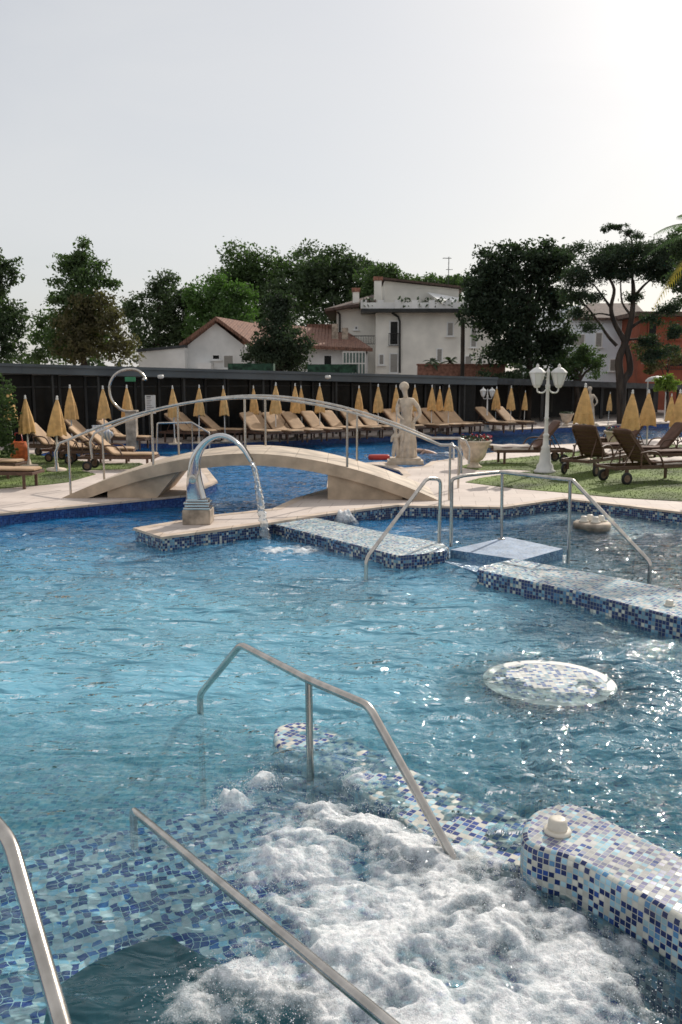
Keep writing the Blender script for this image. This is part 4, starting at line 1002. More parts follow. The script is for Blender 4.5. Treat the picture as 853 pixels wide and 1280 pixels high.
# ------------------------------------------------------------------ urns
def leafy(mb, c, r, n, sz, rr, zf=1):
    for i in range(n):
        a, q = rr.uniform(0, 6.28), rr.random() ** .5 * r; h = rr.random() * r * zf
        o = Vector(c) + Vector((math.cos(a) * q, math.sin(a) * q, h)); u = Vector((rr.uniform(-1, 1), rr.uniform(-1, 1), rr.uniform(-1, 1))).normalized(); v = u.cross(Vector((rr.uniform(-1, 1), rr.uniform(-1, 1), 1))).normalized()
        s = sz * rr.uniform(.6, 1.3); mb.add([o - u * s, o + v * s * .6, o + u * s, o - v * s * .6], [(0, 1, 2, 3)])
M['leaf_small'] = simple('small_leaves', (.05, .09, .03), .6, var=.4, vs_=8)
M['petal'] = simple('red_petals', (.55, .03, .05), .6, var=.2)
def urn(px, yb, s, label, flowers=True, round_=True):
    p = G(px, yb); r_ = empty('urn_planter', p, label, 'urn planter'); q = lambda pr: [(a * s, z * s) for a, z in pr]
    MB().lathe(q([(.001, .005), (.20, .005), (.20, .05), (.15, .08), (.10, .14), (.13, .18)]), p, 28).build('foot', M['stone_pale'], r_)
    MB().lathe(q([(.12, .17), (.22, .23), (.29, .34), (.32, .46), (.36, .60), (.42, .68), (.44, .70), (.44, .735), (.38, .735), (.36, .66), (.001, .64)]), p, 40, flute=.012, nf=20).build('bowl', M['stone_pale'], r_)
    rr = random.Random(int(px)); mb = MB(); leafy(mb, p + Vector((0, 0, .66 * s)), .38 * s, 260, .045, rr, .5); mb.build('foliage', M['leaf_small'], r_)
    if flowers: mb = MB(); leafy(mb, p + Vector((.24 * s, 0, .72 * s)), .22 * s, 90, .03, rr, .7); leafy(mb, p + Vector((-.1 * s, 0, .78 * s)), .25 * s, 14, .03, rr, .5); mb.build('blossoms', M['petal'], r_)
urn(593, 585, 1.0, 'pale stone urn with red flowers at the pool corner, left of the white lantern')
urn(771, 566, .95, 'stone planter with red flowers behind the brown loungers')
urn(708, 532, .8, 'far grey stone urn across the pool beside the small statue', False)

# ------------------------------------------------------------------ statues and people (skinned bodies)
def skin(name, verts, edges, radii, mat, parent=None, levels=2, root=0):
    o0 = wloc(parent) if parent else Vector((0, 0, 0))
    me = bpy.data.meshes.new(name); me.from_pydata([Vector(v) - o0 for v in verts], edges, []); me.materials.append(mat)
    o = bpy.data.objects.new(name, me); sc.collection.objects.link(o); o.parent = parent
    sk = o.modifiers.new('skin', 'SKIN'); sk.use_smooth_shade = True
    for i, r in enumerate(radii):
        r = r if hasattr(r, '__len__') else (r, r); me.skin_vertices[0].data[i].radius = r; me.skin_vertices[0].data[i].use_root = (i == root)
    s = o.modifiers.new('sub', 'SUBSURF'); s.levels = levels; s.render_levels = levels
    return o
def statue(px, yb, ytop, label, face=1.0):
    p = G(px, yb); Ht = P(px, ytop, p.y).z; r_ = empty('statue', p, label, 'statue')
    k = Ht / 2.28
    def q(x, y, z): return p + Vector((x, y, z)) * k
    mb = MB(); mb.box(q(0, .1, .06), (.98 * k, .62 * k, .12 * k)); mb.box(q(0, .1, .15), (.84 * k, .54 * k, .07 * k)); mb.build('plinth', M['stone_pale'], r_, bevel=.015)
    V = [q(.04, .1, 1.16), q(.03, .09, 1.33), q(.02, .08, 1.50), q(.02, .09, 1.68), q(.0, .08, 1.83), q(-.02, .07, 1.92), q(-.05, .05, 2.06), q(-.06, .04, 2.17),   # spine, neck, head 0-7
         q(.19, .09, 1.76), q(.34, .05, 1.58), q(.40, .0, 1.38), q(.26, -.08, 1.22), q(.19, -.11, 1.17),       # arm out on hip 8-12
         q(-.17, .08, 1.75), q(-.24, .02, 1.54), q(-.22, -.08, 1.36), q(-.10, -.16, 1.26), q(-.05, -.17, 1.24),       # arm 13-17
         q(.14, .1, 1.04), q(.15, .08, .74), q(.16, .12, .30), q(.17, .02, .21),     # leg
         q(-.07, .08, 1.04), q(-.10, .0, .74), q(-.07, .08, .32), q(-.09, -.06, .21)]
    E = [(0, 1), (1, 2), (2, 3), (3, 4), (4, 5), (5, 6), (6, 7), (3, 8), (8, 9), (9, 10), (10, 11), (11, 12), (3, 13), (13, 14), (14, 15), (15, 16), (16, 17), (0, 18), (18, 19), (19, 20), (20, 21), (0, 22), (22, 23), (23, 24), (24, 25)]
    Rr = [.185, .145, .165, .165, .075, .055, .10, .09, .085, .062, .052, .036, .036, .085, .062, .052, .036, .036, .115, .085, .055, .05, .115, .085, .055, .05]
    skin('figure', V, E, [r * k for r in Rr], M['stone_pale'], r_)
    mb = MB(); mb.sphere(q(-.055, .07, 2.15), .135 * k, 18, 12, (1, 1.05, .95)); mb.sphere(q(-.04, .18, 2.12), .065 * k, 12, 8); mb.build('hair', M['stone_pale'], r_)
    # drapery falling from the hips in folds
    n, m = 72, 18; vs = []
    for i in range(m + 1):
        t = i / m
        for j in range(n):
            a = 2 * math.pi * j / n; fo_ = 1 + (.05 + .07 * t) * math.sin(9 * a + 2.2 * math.sin(t * 3 + a)) + .04 * math.sin(17 * a + t * 5)
            rx, ry = (.185 + .085 * t) * fo_, (.15 + .07 * t) * fo_
            vs.append(q(.04 + .0 * t + rx * math.cos(a), .1 + ry * math.sin(a), 1.20 - 1.01 * t + .12 * math.sin(a + .8) * (1 - t)))
    mb = MB(); mb.add(vs, [((i + 1) * n + j, (i + 1) * n + (j + 1) % n, i * n + (j + 1) % n, i * n + j) for i in range(m) for j in range(n)], smooth=True); mb.build('drapery', M['stone_pale'], r_)
    # small companion figure at her side
    V = [q(-.27, .02, .62), q(-.27, .02, .78), q(-.28, .02, .90), q(-.29, 0, 1.0), q(-.30, 0, 1.06), q(-.33, 0, .40), q(-.34, 0, .20), q(-.22, 0, .40), q(-.22, 0, .20), q(-.18, -.03, .80), q(-.13, -.06, .95), q(-.38, -.02, .78), q(-.40, -.08, .62)]
    skin('small_figure', V, [(0, 1), (1, 2), (2, 3), (3, 4), (0, 5), (5, 6), (0, 7), (7, 8), (1, 9), (9, 10), (1, 11), (11, 12)], [r * k for r in (.085, .08, .04, .07, .06, .06, .05, .06, .05, .04, .03, .04, .03)], M['stone_pale'], r_)
    return r_
statue(507, 580.5, 477, 'large pale stone statue of a draped woman standing on the pool rim')
statue(737, 533, 483, 'smaller grey stone statue far off beneath the pavilion edge at right')
def person_swimmer():
    p = G(535, 566, W); r_ = empty('person', p, 'dark haired person swimming face down in the long pool beside the statue', 'person')
    def q(x, y, z): return p + Vector((x, y, z)) * 1.15
    V = [q(.05, 0, -.02), q(-.15, 0, .02), q(-.32, 0, .04), q(-.42, 0, .09), q(-.50, 0, .15), q(-.56, 0, .19), q(-.30, .17, .05), q(-.52, .26, .02), q(-.78, .22, -.03), q(-.88, .2, -.04), q(-.30, -.17, .07), q(-.10, -.34, .10), q(-.28, -.46, -.03), q(-.36, -.48, -.05),
         q(.25, .09, -.08), q(.6, .1, -.14), q(1.0, .1, -.16), q(.25, -.09, -.08), q(.6, -.1, -.14), q(1.0, -.1, -.12)]
    E = [(0, 1), (1, 2), (2, 3), (3, 4), (4, 5), (2, 6), (6, 7), (7, 8), (8, 9), (2, 10), (10, 11), (11, 12), (12, 13), (0, 14), (14, 15), (15, 16), (0, 17), (17, 18), (18, 19)]
    skin('body', V, E, [.13, .12, .13, .06, .09, .08, .07, .05, .035, .03, .07, .05, .035, .03, .09, .065, .04, .09, .065, .04], M['skin'], r_)
    mb = MB(); mb.sphere(q(-.51, 0, .21), .125, 16, 10, (1, .95, .9)); mb.build('hair', M['hair'], r_)
    k0 = p
person_swimmer()
q6 = G(545, 567, W); foam_sheet('foam', q6.x - .9, q6.x + 2, q6.y - .9, q6.y + .9, .03, spots([(q6 + Vector((.4, 0, 0)), .4, .7), (q6 + Vector((1.1, .0, 0)), .35, .6)]), 'white wake splashed up by the swimmer')

# ------------------------------------------------------------------ curved shower and pool ladders
s0 = G(166, 562); sh = empty('curved_shower', s0, 'tall steel hoop shower curving over from a stone column by the sun loungers', 'shower')
mb = MB(); mb.box(s0 + Vector((0, 0, .62)), (.34, .30, 1.24)); mb.box(s0 + Vector((0, 0, 1.26)), (.42, .36, .06)); mb.build('column', M['stone'], sh, bevel=.012)
pth = [P(x, y, s0.y) for x, y in ((163, 518), (160, 515), (150, 511), (140, 500), (137, 484), (142, 471), (152, 463.5), (164, 461.5), (174, 464), (181, 471))]
MB().tube(catmull([s0 + Vector((-.05, 0, 1.29))] + pth, 5), .045, 10).build('pipe', M['steel'], sh)
e = pth[-1]; MB().lathe([(.001, -.12), (.08, -.12), (.085, -.08), (.04, 0), (.001, 0)], e, 16).build('shower_head', M['steel'], sh)
def ladder(px, yb, w, label, mat='white_paint'):
    p = G(px, yb); r_ = empty('pool_ladder', p, label, 'pool ladder')
    for i in (0, 1):
        o = Vector((i * w, .0, 0))
        pts = catmull([p + o + Vector((0, .55, .0)), p + o + Vector((0, .50, .28)), p + o + Vector((0, .36, .42)), p + o + Vector((0, .0, .42)), p + o + Vector((0, -.2, .28)), p + o + Vector((0, -.24, 0)), p + o + Vector((0, -.24, -1.0))], 5)
        MB().tube(pts, .026, 8).build('rail', M[mat], r_)
    for z in (-.3, -.6, -.9): MB().box(p + Vector((w / 2, -.24, z)), (w, .08, .03)).build('step', M[mat], r_)
ladder(566, 573, .30, 'white pool ladder on the near rim between statue and stone urn')
# flat-topped steel rail across the back pool
r0, r1, r2 = G(196, 566), G(241, 563), G(250, 563)
handrail('low steel handrail at the pool behind the bridge, turning down toward the swan neck', [r0, at_dist(197, 529, r0), at_dist(240, 528, r1), at_dist(262, 541, G(262, 572, W)), G(262, 572, W)], [(at_dist(240, 528, r1), r1)], .028, rad=.05)

# ------------------------------------------------------------------ sign
s_ = G(188, 556); sg = empty('notice_board', s_, 'white printed notice on a post in front of the dark pavilion glass', 'sign')
A_, B_ = P(181.5, 494, s_.y), P(195, 517, s_.y)
mb = MB(); mb.tube([s_, Vector((s_.x, s_.y, B_.z))], .025, 8); mb.build('post', M['dark_metal'], sg)
mb = MB(); mb.box(((A_.x + B_.x) / 2, s_.y, (A_.z + B_.z) / 2), (B_.x - A_.x, .03, A_.z - B_.z)); mb.build('board', M['paper'], sg)
mb = MB(); rr = random.Random(4)
for i in range(9):
    w_ = (B_.x - A_.x) * rr.uniform(.35, .7); z = A_.z - .05 - i * (A_.z - B_.z - .08) / 9
    mb.box((A_.x + .05 + w_ / 2, s_.y - .018, z), (w_, .004, .022 if i else .05))
mb.build('printed_lines', M['ink'], sg)
# ------------------------------------------------------------------ pavilion
pv = [(P(-90, 452, 25.0).x, 25.6), (G(0, 558).x, 28.6), (G(284, 548).x, 33.2), (G(568, 537).x, 39.0), (G(680, 533.5).x, 41.5)]
pav = empty('pavilion', Vector((pv[1][0], pv[1][1], 0)), 'long low dark glazed pavilion with a grey flat roof behind the sun loungers', 'pavilion')
base_pts = [Vector((G(-120, 566).x, G(-120, 566).y + 1.2, 0))] + [Vector((G(x, y).x, G(x, y).y + 1.6, 0)) for x, y in ((0, 557), (284, 548), (568, 537.5), (600, 536.5))]
def ytop(px): return 454.5 + (px + 0) * .0285
Bp = []
for px, p in zip((-120, 0, 284, 568, 600), base_pts): Bp.append((p, P(px, ytop(px), p.y - 1.4).z, P(px, ytop(px) + 12.5 - px * .004, p.y - 1.4).z))
dirn = (base_pts[-1] - base_pts[0]).normalized(); nrm = Vector((-dirn.y, dirn.x, 0))   # away from camera
roof, fas, glassm, backm = MB(), MB(), MB(), MB()
for (p, zt_, zf), (q, zt2, zf2) in zip(Bp, Bp[1:]):
    f0, f1 = p - nrm * 1.5, q - nrm * 1.5; b0, b1 = p + nrm * 9, q + nrm * 9
    V3 = lambda v, z: Vector((v.x, v.y, z))
    fas.add([V3(f0, zf), V3(f1, zf2), V3(f1, zt2 - .08), V3(f0, zt_ - .08)], [(0, 1, 2, 3)])
    f0b, f1b = f0 - nrm * .06, f1 - nrm * .06
    fas.add([V3(f0b, zt_ - .10), V3(f1b, zt2 - .10), V3(f1b, zt2), V3(f0b, zt_), V3(f0, zt_ - .10), V3(f1, zt2 - .10)], [(0, 1, 2, 3), (4, 5, 1, 0)])
    roof.add([V3(f0b, zt_), V3(f1b, zt2), V3(b1, zt2), V3(b0, zt_), V3(f0, zf + .002), V3(f1, zf2 + .002), V3(b1, zf2), V3(b0, zf)], [(0, 1, 2, 3), (7, 6, 5, 4), (2, 6, 7, 3)])
    backm.add([V3(b0, 0), V3(b1, 0), V3(b1, zf2), V3(b0, zf)], [(0, 1, 2, 3)])
fas.build('fascia', M['fascia'], pav); roof.build('roof', M['roof_dark'], pav)
# glazed front: panes between dark mullions, a dim interior behind
tot = (base_pts[-1] - base_pts[0]).length
def zroof(t):
    x = base_pts[0] + dirn * t
    for (p, a, b), (q, c, d) in zip(Bp, Bp[1:]):
        if x.x <= q.x: s = (x.x - p.x) / (q.x - p.x); return b + (d - b) * s
    return Bp[-1][2]
def on_line(t):
    x = base_pts[0].x + (base_pts[-1].x - base_pts[0].x) * t / tot
    for p, q in zip(base_pts, base_pts[1:]):
        if x <= q.x + 1e-6: s = (x - p.x) / (q.x - p.x); return p.lerp(q, s)
    return base_pts[-1]
npan = 24; ang_p = math.atan2(dirn.y, dirn.x); rr = random.Random(9)
M['curtain'] = simple('curtain', (.10, .095, .085), .9, var=.3, vs_=3, stretch=(6, 6, .3))
for i in range(npan):
    a, b = on_line(tot * i / npan), on_line(tot * (i + 1) / npan); h = min(zroof(tot * i / npan), zroof(tot * (i + 1) / npan)) - .01
    pane = MB(); pane.add([Vector((a.x, a.y, .02)), Vector((b.x, b.y, .02)), Vector((b.x, b.y, h)), Vector((a.x, a.y, h))], [(0, 1, 2, 3)]); w_ = pane.build('window', M['win_glass'], pav)
    fr = MB(); fr.box(a + Vector((0, 0, h / 2)) - nrm * .03, (.09, .09, h), rz=ang_p); fr.box((a + b) / 2 + Vector((0, 0, 2.0)) - nrm * .03, ((b - a).length - .1, .05, .06), rz=ang_p); fr.build('frame', M['dark_metal'], w_)
for i in range(1, 14):
    a = on_line(tot * i / 14) - nrm * 1.25; h = zroof(tot * i / 14) - .005
    MB().tube([a, a + Vector((0, 0, h))], .055, 10).build('post', M['dark_metal'], pav)
MB().add([Vector((p.x, p.y, 0)) + nrm * .5 for p in base_pts] + [Vector((p.x, p.y, 2.2)) + nrm * .5 for p in base_pts], [(i, i + 1, i + 6, i + 5) for i in range(4)]).build('back_wall', M['dark_wall'], pav)
p1 = P(163, 474, 30.4); MB().box(p1, (.36, .04, .16)).build('exit_sign', M['green_sign'], pav)
for px, py in ((201, 471.5), (410, 472)):
    p1 = P(px, py, 31.5 if px < 300 else 35); MB().lathe([(.001, -.06), (.09, -.05), (.12, 0), (.10, .08), (.001, .09)], p1, 14).build('ceiling_lamp', M['white_paint'], pav)
# green netting on the roof
def roof_strip(x0, x1, y0, y1, Y, mat, label):
    a, b = P(x0, y1, Y), P(x1, y0, Y); mb = MB(); mb.box(((a.x + b.x) / 2, Y, (a.z + b.z) / 2), (b.x - a.x, 1.2, b.z - a.z)); return tag(mb.build('hedge_screen', mat), label, 'screen')
M['net'] = simple('green_netting', (.035, .085, .05), .9, var=.3, vs_=4, bump=.5, bs=10)
M['hedge'] = simple('hedge', (.03, .06, .02), .9, var=.4, vs_=6, bump=1, bs=14)
roof_strip(287, 343, 454.5, 464, 46, M['net'], 'green netted screen above the roof, left of the round dark tree')
roof_strip(385, 446, 455.5, 466, 46, M['net'], 'green netted screen above the roof, below the tiled house')
# right: low dark covered terrace
rt = empty('dark_pergola', G(740, 529), 'low black roofed terrace at the far right behind the pool', 'pergola')
ra, rb = G(596, 533) + Vector((0, 1.2, 0)), G(900, 520) + Vector((0, 3, 0))
dr = (rb - ra).normalized(); na = Vector((-dr.y, dr.x, 0)); za, zb = P(596, 472, ra.y).z, P(900, 482, rb.y).z; 
V3 = lambda v, z: Vector((v.x, v.y, z))
mb = MB(); f0, f1, b0, b1 = ra - na * .8, rb - na * .8, ra + na * 8, rb + na * 8
mb.add([V3(f0, za), V3(f1, zb), V3(b1, zb), V3(b0, za), V3(f0, za - .3), V3(f1, zb - .3), V3(b1, zb - .3), V3(b0, za - .3)], [(0, 1, 2, 3), (7, 6, 5, 4), (4, 5, 1, 0), (5, 6, 2, 1), (7, 4, 0, 3)]); mb.build('roof', M['roof_dark'], rt)
mb = MB(); mb.add([V3(ra + na * 3, 0), V3(rb + na * 3, 0), V3(rb + na * 3, zb - .3), V3(ra + na * 3, za - .3)], [(0, 1, 2, 3)]); mb.build('wall', M['dark_wall'], rt)
for i in range(9):
    a = ra.lerp(rb, i / 8); MB().box((a.x, a.y, (za + (zb - za) * i / 8 - .3) / 2), (.16, .16, za + (zb - za) * i / 8 - .31)).build('post', M['dark_metal'], rt)
for i in (1, 3, 4):
    a = ra.lerp(rb, (i + .5) / 8) + na * 2.9; MB().box((a.x, a.y, 1.15), (.8, .05, 1.7)).build('window', M['curtain'], rt)

# ------------------------------------------------------------------ houses
M['cream_wall'] = simple('cream_render', (.88, .84, .76), .85, var=.07, vs_=.7)
M['white_wall'] = simple('white_render', (.84, .83, .81), .85, var=.08, vs_=.7)
M['blue_wall'] = simple('pale_blue_render', (.80, .84, .89), .85, var=.06, vs_=.6)
M['orange_wall'] = simple('orange_render', (.27, .075, .04), .85, var=.12, vs_=.8)
M['shutter'] = simple('grey_shutter', (.36, .34, .31), .7, var=.08, vs_=2, stretch=(1, 1, 14))
M['brick'] = simple('brick_wall', (.33, .15, .10), .85, var=.2, vs_=6)
M['roof_brown'] = simple('brown_roof', (.11, .07, .055), .85, var=.25, vs_=5)
def tile_mat():
    m, n, b = mat_new('terracotta_tiles'); L = n.links; tc = N(n, 'ShaderNodeTexCoord')
    w = N(n, 'ShaderNodeTexWave'); w.inputs['Scale'].default_value = 1.4; w.inputs['Distortion'].default_value = .4; L.new(tc.outputs['Object'], w.inputs[0])
    nz = N(n, 'ShaderNodeTexNoise'); nz.inputs['Scale'].default_value = 5; nz.inputs['Detail'].default_value = 6; L.new(tc.outputs['Object'], nz.inputs[0])
    L.new(mixc(n, math_(n, 'MULTIPLY_ADD', nz.outputs[0], 2.2, -.6), (.14, .075, .055), (.34, .175, .12)), b.inputs['Base Color']); b.inputs['Roughness'].default_value = .9
    bp = N(n, 'ShaderNodeBump'); bp.inputs['Distance'].default_value = .08; L.new(w.outputs['Fac'], bp.inputs['Height']); L.new(bp.outputs[0], b.inputs['Normal']); return m
M['tiles'] = tile_mat()
def wall_window(par, px0, py0, px1, py1, Y, mat='shutter', frame='white_wall', name='window', thick=.06, out=.03, slats=True, ang=0):
    a, b = P(px0, py1, Y), P(px1, py0, Y); c = (a + b) / 2; w, h = b.x - a.x, b.z - a.z
    # recess look: frame proud of the wall, pane set in it
    mb = MB()
    t = .07
    for dx, dz, ww, hh in ((-w / 2, 0, t, h + t), (w / 2, 0, t, h + t), (0, h / 2, w - t, t), (0, -h / 2, w - t, t)): mb.box(c + Vector((dx, -out, dz)), (ww, .10, hh))
    mb.box(c + Vector((0, -out - .04, -h / 2 - t * .8)), (w + .3, .2, .06))
    o = mb.build(name, M[frame], par)
    mb = MB(); mb.box(c + Vector((0, -out + .012, 0)), (w - t, .05, h - t))
    if slats and mat == 'shutter':
        k = max(4, int(h / .12))
        for i in range(k): mb.box(c + Vector((0, -out - .02, -h / 2 + (i + .5) * h / k)), (w - t - .01, .02, .05))
    mb.build('shutter' if mat == 'shutter' else 'pane', M[mat], o)
    return o
def wbox(mb, px0, px1, Y0, Y1, pyt, zb=0, pyref=None):
    a, b = P(px0, pyt, Y0), P(px1, pyt, Y0); mb.box(((a.x + b.x) / 2, (Y0 + Y1) / 2, (a.z + zb) / 2), (b.x - a.x, Y1 - Y0, a.z - zb)); return a.z
def railing(par, x0, x1, Y, z0, z1, mat, n=14, name='railing'):
    mb = MB(); mb.tube([(x0, Y, z1), (x1, Y, z1)], .03, 6); mb.tube([(x0, Y, z0), (x1, Y, z0)], .02, 6)
    for i in range(n + 1): x = x0 + (x1 - x0) * i / n; mb.tube([(x, Y, z0), (x, Y, z1)], .014, 5)
    return mb.build(name, M[mat], par)
# cream villa
YV = 60
vi = empty('cream_villa', P(520, 465, YV) * 1.0, 'cream two storey villa with roof terrace, chimneys and a white awning', 'house'); vi.location.z = 0
mb = MB(); zm = wbox(mb, 470, 626, YV, YV + 11, 390); mb.build('wall', M['cream_wall'], vi)
mb = MB(); zl = wbox(mb, 421, 469.8, YV + 1.2, YV + 11, 386); mb.build('side_wall', M['cream_wall'], vi)
mb = MB(); wbox(mb, 481, 574, YV + 3, YV + 9, 361, zm + .05)
a, b = P(481, 361, YV + 3), P(574, 361, YV + 3); zt3 = a.z
mb.add([(a.x, YV + 3, zt3 - .01), (b.x, YV + 3, zt3 - .01), (a.x, YV + 3, zt3 + .55), (a.x, YV + 9, zt3 - .01), (b.x, YV + 9, zt3 - .01), (a.x, YV + 9, zt3 + .55)], [(0, 1, 2), (5, 4, 3), (0, 2, 5, 3)])
mb.build('penthouse_wall', M['cream_wall'], vi)
mb = MB(); mb.add([(a.x - .2, YV + 2.6, zt3 + .62), (b.x + .5, YV + 2.6, zt3 - .02), (b.x + .5, YV + 9.4, zt3 - .02), (a.x - .2, YV + 9.4, zt3 + .62), (a.x - .2, YV + 2.6, zt3 + .76), (b.x + .5, YV + 2.6, zt3 + .12), (b.x + .5, YV + 9.4, zt3 + .12), (a.x - .2, YV + 9.4, zt3 + .76)],
    [(3, 2, 1, 0), (4, 5, 6, 7), (0, 1, 5, 4), (1, 2, 6, 5), (2, 3, 7, 6), (3, 0, 4, 7)]); rf = mb.build('roof', M['roof_brown'], vi)
# terrace slab, parapet with pillars and planting
zs = P(500, 389, YV).z; xa, xb = P(452, 389, YV - .9).x, P(628, 389, YV - .9).x
mb = MB(); mb.box(((xa + xb) / 2, YV + 2.5, zs), (xb - xa, 6.8, .22)); mb.build('terrace_slab', M['dark_metal'], vi)
zp = P(500, 375, YV - .8).z
mb = MB(); mb.box(((xa + xb) / 2, YV - .75, (zs + .112 + zp) / 2 - .08), (xb - xa - .1, .14, zp - zs - .27))
for i in range(9):
    x = xa + .15 + (xb - xa - .3) * i / 8; mb.box((x, YV - .76, (zs + .112 + zp) / 2), (.4, .24, zp - zs - .12))
mb.box((xa + .1, YV + 1.2, (zs + .112 + zp) / 2), (.14, 3.7, zp - zs - .13)); mb.build('parapet', M['white_wall'], vi)
for i, (pc, pd, yt_) in enumerate(((472, 9, 352), (445, 8, 366))):
    x = P(pc, 400, YV + 2).x; zc = P(pc, yt_, YV + 2).z; z0 = zs if i == 0 else zl
    mb = MB(); mb.box((x, YV + 1.6, (z0 + zc) / 2), (pd / 18, .5, zc - z0)); c = mb.build('chimney', M['cream_wall'], rf)
    mb = MB(); mb.box((x, YV + 1.6, zc + .14), (pd / 18 + .14, .64, .26)); mb.build('chimney_cap', M['brick'], c) if False else mb.build('chimney_cap', M['brick'], vi)
# left hip roof
el, er, rdg = P(406, 386.5, YV + .6), P(470, 381, YV + .6), P(470, 366, YV + 5)
mb = MB(); A0 = Vector((el.x, YV + .3, el.z)); B0 = Vector((er.x, YV + .3, er.z + .25)); C0 = Vector((rdg.x, YV + 6, rdg.z)); D0 = Vector((el.x + .3, YV + 12, el.z))
lo = Vector((0, 0, -.18)); mb.add([A0, B0, C0, D0, A0 + lo, B0 + lo, C0 + lo, D0 + lo], [(0, 1, 2, 3), (4, 5, 1, 0), (7, 4, 0, 3), (7, 6, 5, 4)]); mb.build('side_roof', M['roof_brown'], vi)
wall_window(vi, 487.5, 401.5, 498, 431, YV, 'win_glass', name='balcony_door'); railing(vi, P(486, 420, YV).x, P(499.5, 420, YV).x, YV - .18, P(490, 432, YV).z, P(490, 417, YV).z, 'dark_metal', 8)
wall_window(vi, 474, 443, 480, 456, YV); wall_window(vi, 487.5, 442, 497.5, 466, YV, name='door')
wall_window(vi, 559, 403, 567, 420, YV); wall_window(vi, 588.5, 407, 596, 434, YV); wall_window(vi, 546, 436, 553, 452, YV); wall_window(vi, 581, 445, 590, 456, YV); wall_window(vi, 598, 445, 603, 456, YV)
wall_window(vi, 444, 408, 447, 412, YV + 1.2, 'win_glass')
for pp in (((422, 390), (425, 393), (425, 440), (425, 466)), ((490, 391), (498, 396), (500, 402), (500, 466))):
    MB().tube([P(x, y, YV + (1.05 if pp[0][0] < 450 else -.12)) for x, y in pp], .07, 8).build('downpipe', M['dark_metal'], vi)
mb = MB(); aw = [P(534, 365, YV + 2.6), P(574, 372, YV + 2.6), P(566, 384, YV - .3), P(552, 377, YV - .3)]
mb.add(aw + [v + Vector((0, 0, -.04)) for v in aw], [(0, 1, 2, 3), (7, 6, 5, 4), (0, 4, 5, 1), (1, 5, 6, 2), (2, 6, 7, 3), (3, 7, 4, 0)]); mb.build('awning', M['white_wall'], vi)
rr = random.Random(6); mb = MB()
for x in (459, 505, 528, 545, 560): leafy(mb, P(x, 384, YV - .5), .55, 60, .12, rr, 1.1)
mb.build('terrace_plants', M['leaf_small'], vi)
mb = MB(); x, Y_ = P(561, 340, YV + 5).x, YV + 5; z0, z1 = P(561, 366, Y_).z, P(561, 321, Y_).z
mb.tube([(x, Y_, z0), (x, Y_, z1)], .03, 6); mb.tube([(x - .45, Y_, z1 - .1), (x + .2, Y_, z1 - .1)], .02, 5)
for i in range(6): mb.tube([(x - .4 + i * .1, Y_ - .25, z1 - .1), (x - .4 + i * .1, Y_ + .25, z1 - .1)], .012, 5)
mb.tube([(x - .2, Y_, z1 - .9), (x + .3, Y_, z1 - .9)], .02, 5); mb.build('antenna', M['dark_metal'], vi)
MB().lathe([(.001, 0), (.2, .03), (.34, .1)], P(565, 359, YV + 3), 18).build('satellite_dish', M['white_paint'], vi)
# lower balcony of the left wing
railing(vi, P(436, 425, YV).x, P(469, 425, YV).x, YV - .2, P(450, 430, YV).z, P(450, 420, YV).z, 'dark_metal', 16, 'balcony_railing')
# brick parapet with palms
bw = P(590, 462, 50); mb = MB(); a, b = P(523, 456.5, 50), P(632, 458, 50); mb.box(((a.x + b.x) / 2, 50.3, a.z / 2), (b.x - a.x, .6, a.z)); mb.box(((a.x + b.x) / 2, 50.3, a.z + .04), (b.x - a.x + .1, .7, .08))
tag(mb.build('brick_parapet', M['brick']), 'low brown brick wall in front of the cream villa', 'wall')
# tiled middle house
YM = 56
mh = empty('tiled_house', P(424, 466, YM), 'low white house with terracotta roof and a small glass veranda', 'house'); mh.location.z = 0
mb = MB(); wbox(mb, 330, 460, YM, YM + 6, 433); mb.build('wall', M['white_wall'], mh)
e0, e1 = P(322, 429, YM - .6), P(466, 435.5, YM - .6); r0, r1 = P(318, 402, YM + 6), P(432, 413, YM + 6)
lo = Vector((0, 0, -.2)); mb = MB(); mb.add([e0, e1, r1, r0, e0 + lo, e1 + lo, r1 + lo, r0 + lo], [(0, 1, 2, 3), (4, 5, 1, 0), (5, 6, 2, 1), (7, 4, 0, 3), (7, 6, 5, 4)]); rf2 = mb.build('roof', M['tiles'], mh)
mb = MB(); a, b = P(384, 405, YM + 6), P(422, 405, YM + 6); mb.box(((a.x + b.x) / 2, YM + 6.6, a.z - 1), (b.x - a.x, 1, 2.0)); mb.build('upper_wall', M['tiles'], mh)
for x, yt_ in ((419, 406), (431.5, 411), (337, 398)):
    c = P(x, yt_, YM + 2.5); mb = MB(); mb.box((c.x, c.y, c.z - .6), (.42, .42, 1.3)); ch = mb.build('chimney', M['stone'], rf2); 
wall_window(mh, 405, 444, 415, 459, YM, 'win_glass'); wall_window(mh, 351, 446, 358, 458, YM, 'win_glass')
mb = MB(); a, b = P(429, 440, YM - 1.2), P(457, 440, YM - 1.2); 
for i in range(8): x = a.x + (b.x - a.x) * i / 7; mb.box((x, YM - 1.2, a.z / 2), (.06, .06, a.z))
for z in (a.z, a.z - .7): mb.box(((a.x + b.x) / 2, YM - 1.2, z), (b.x - a.x, .05, .07))
vr = mb.build('veranda', M['white_paint'], mh); mb = MB(); mb.box(((a.x + b.x) / 2, YM - 1.15, a.z / 2), (b.x - a.x - .1, .02, a.z - .1)); mb.build('pane', simple('greenish_glass', (.12, .17, .15), .15), vr)
MB().tube([P(459, 440, YM - .3), P(455, 446, YM - .2), P(455, 470, YM - .2)], .06, 8).build('downpipe', M['dark_metal'], mh)
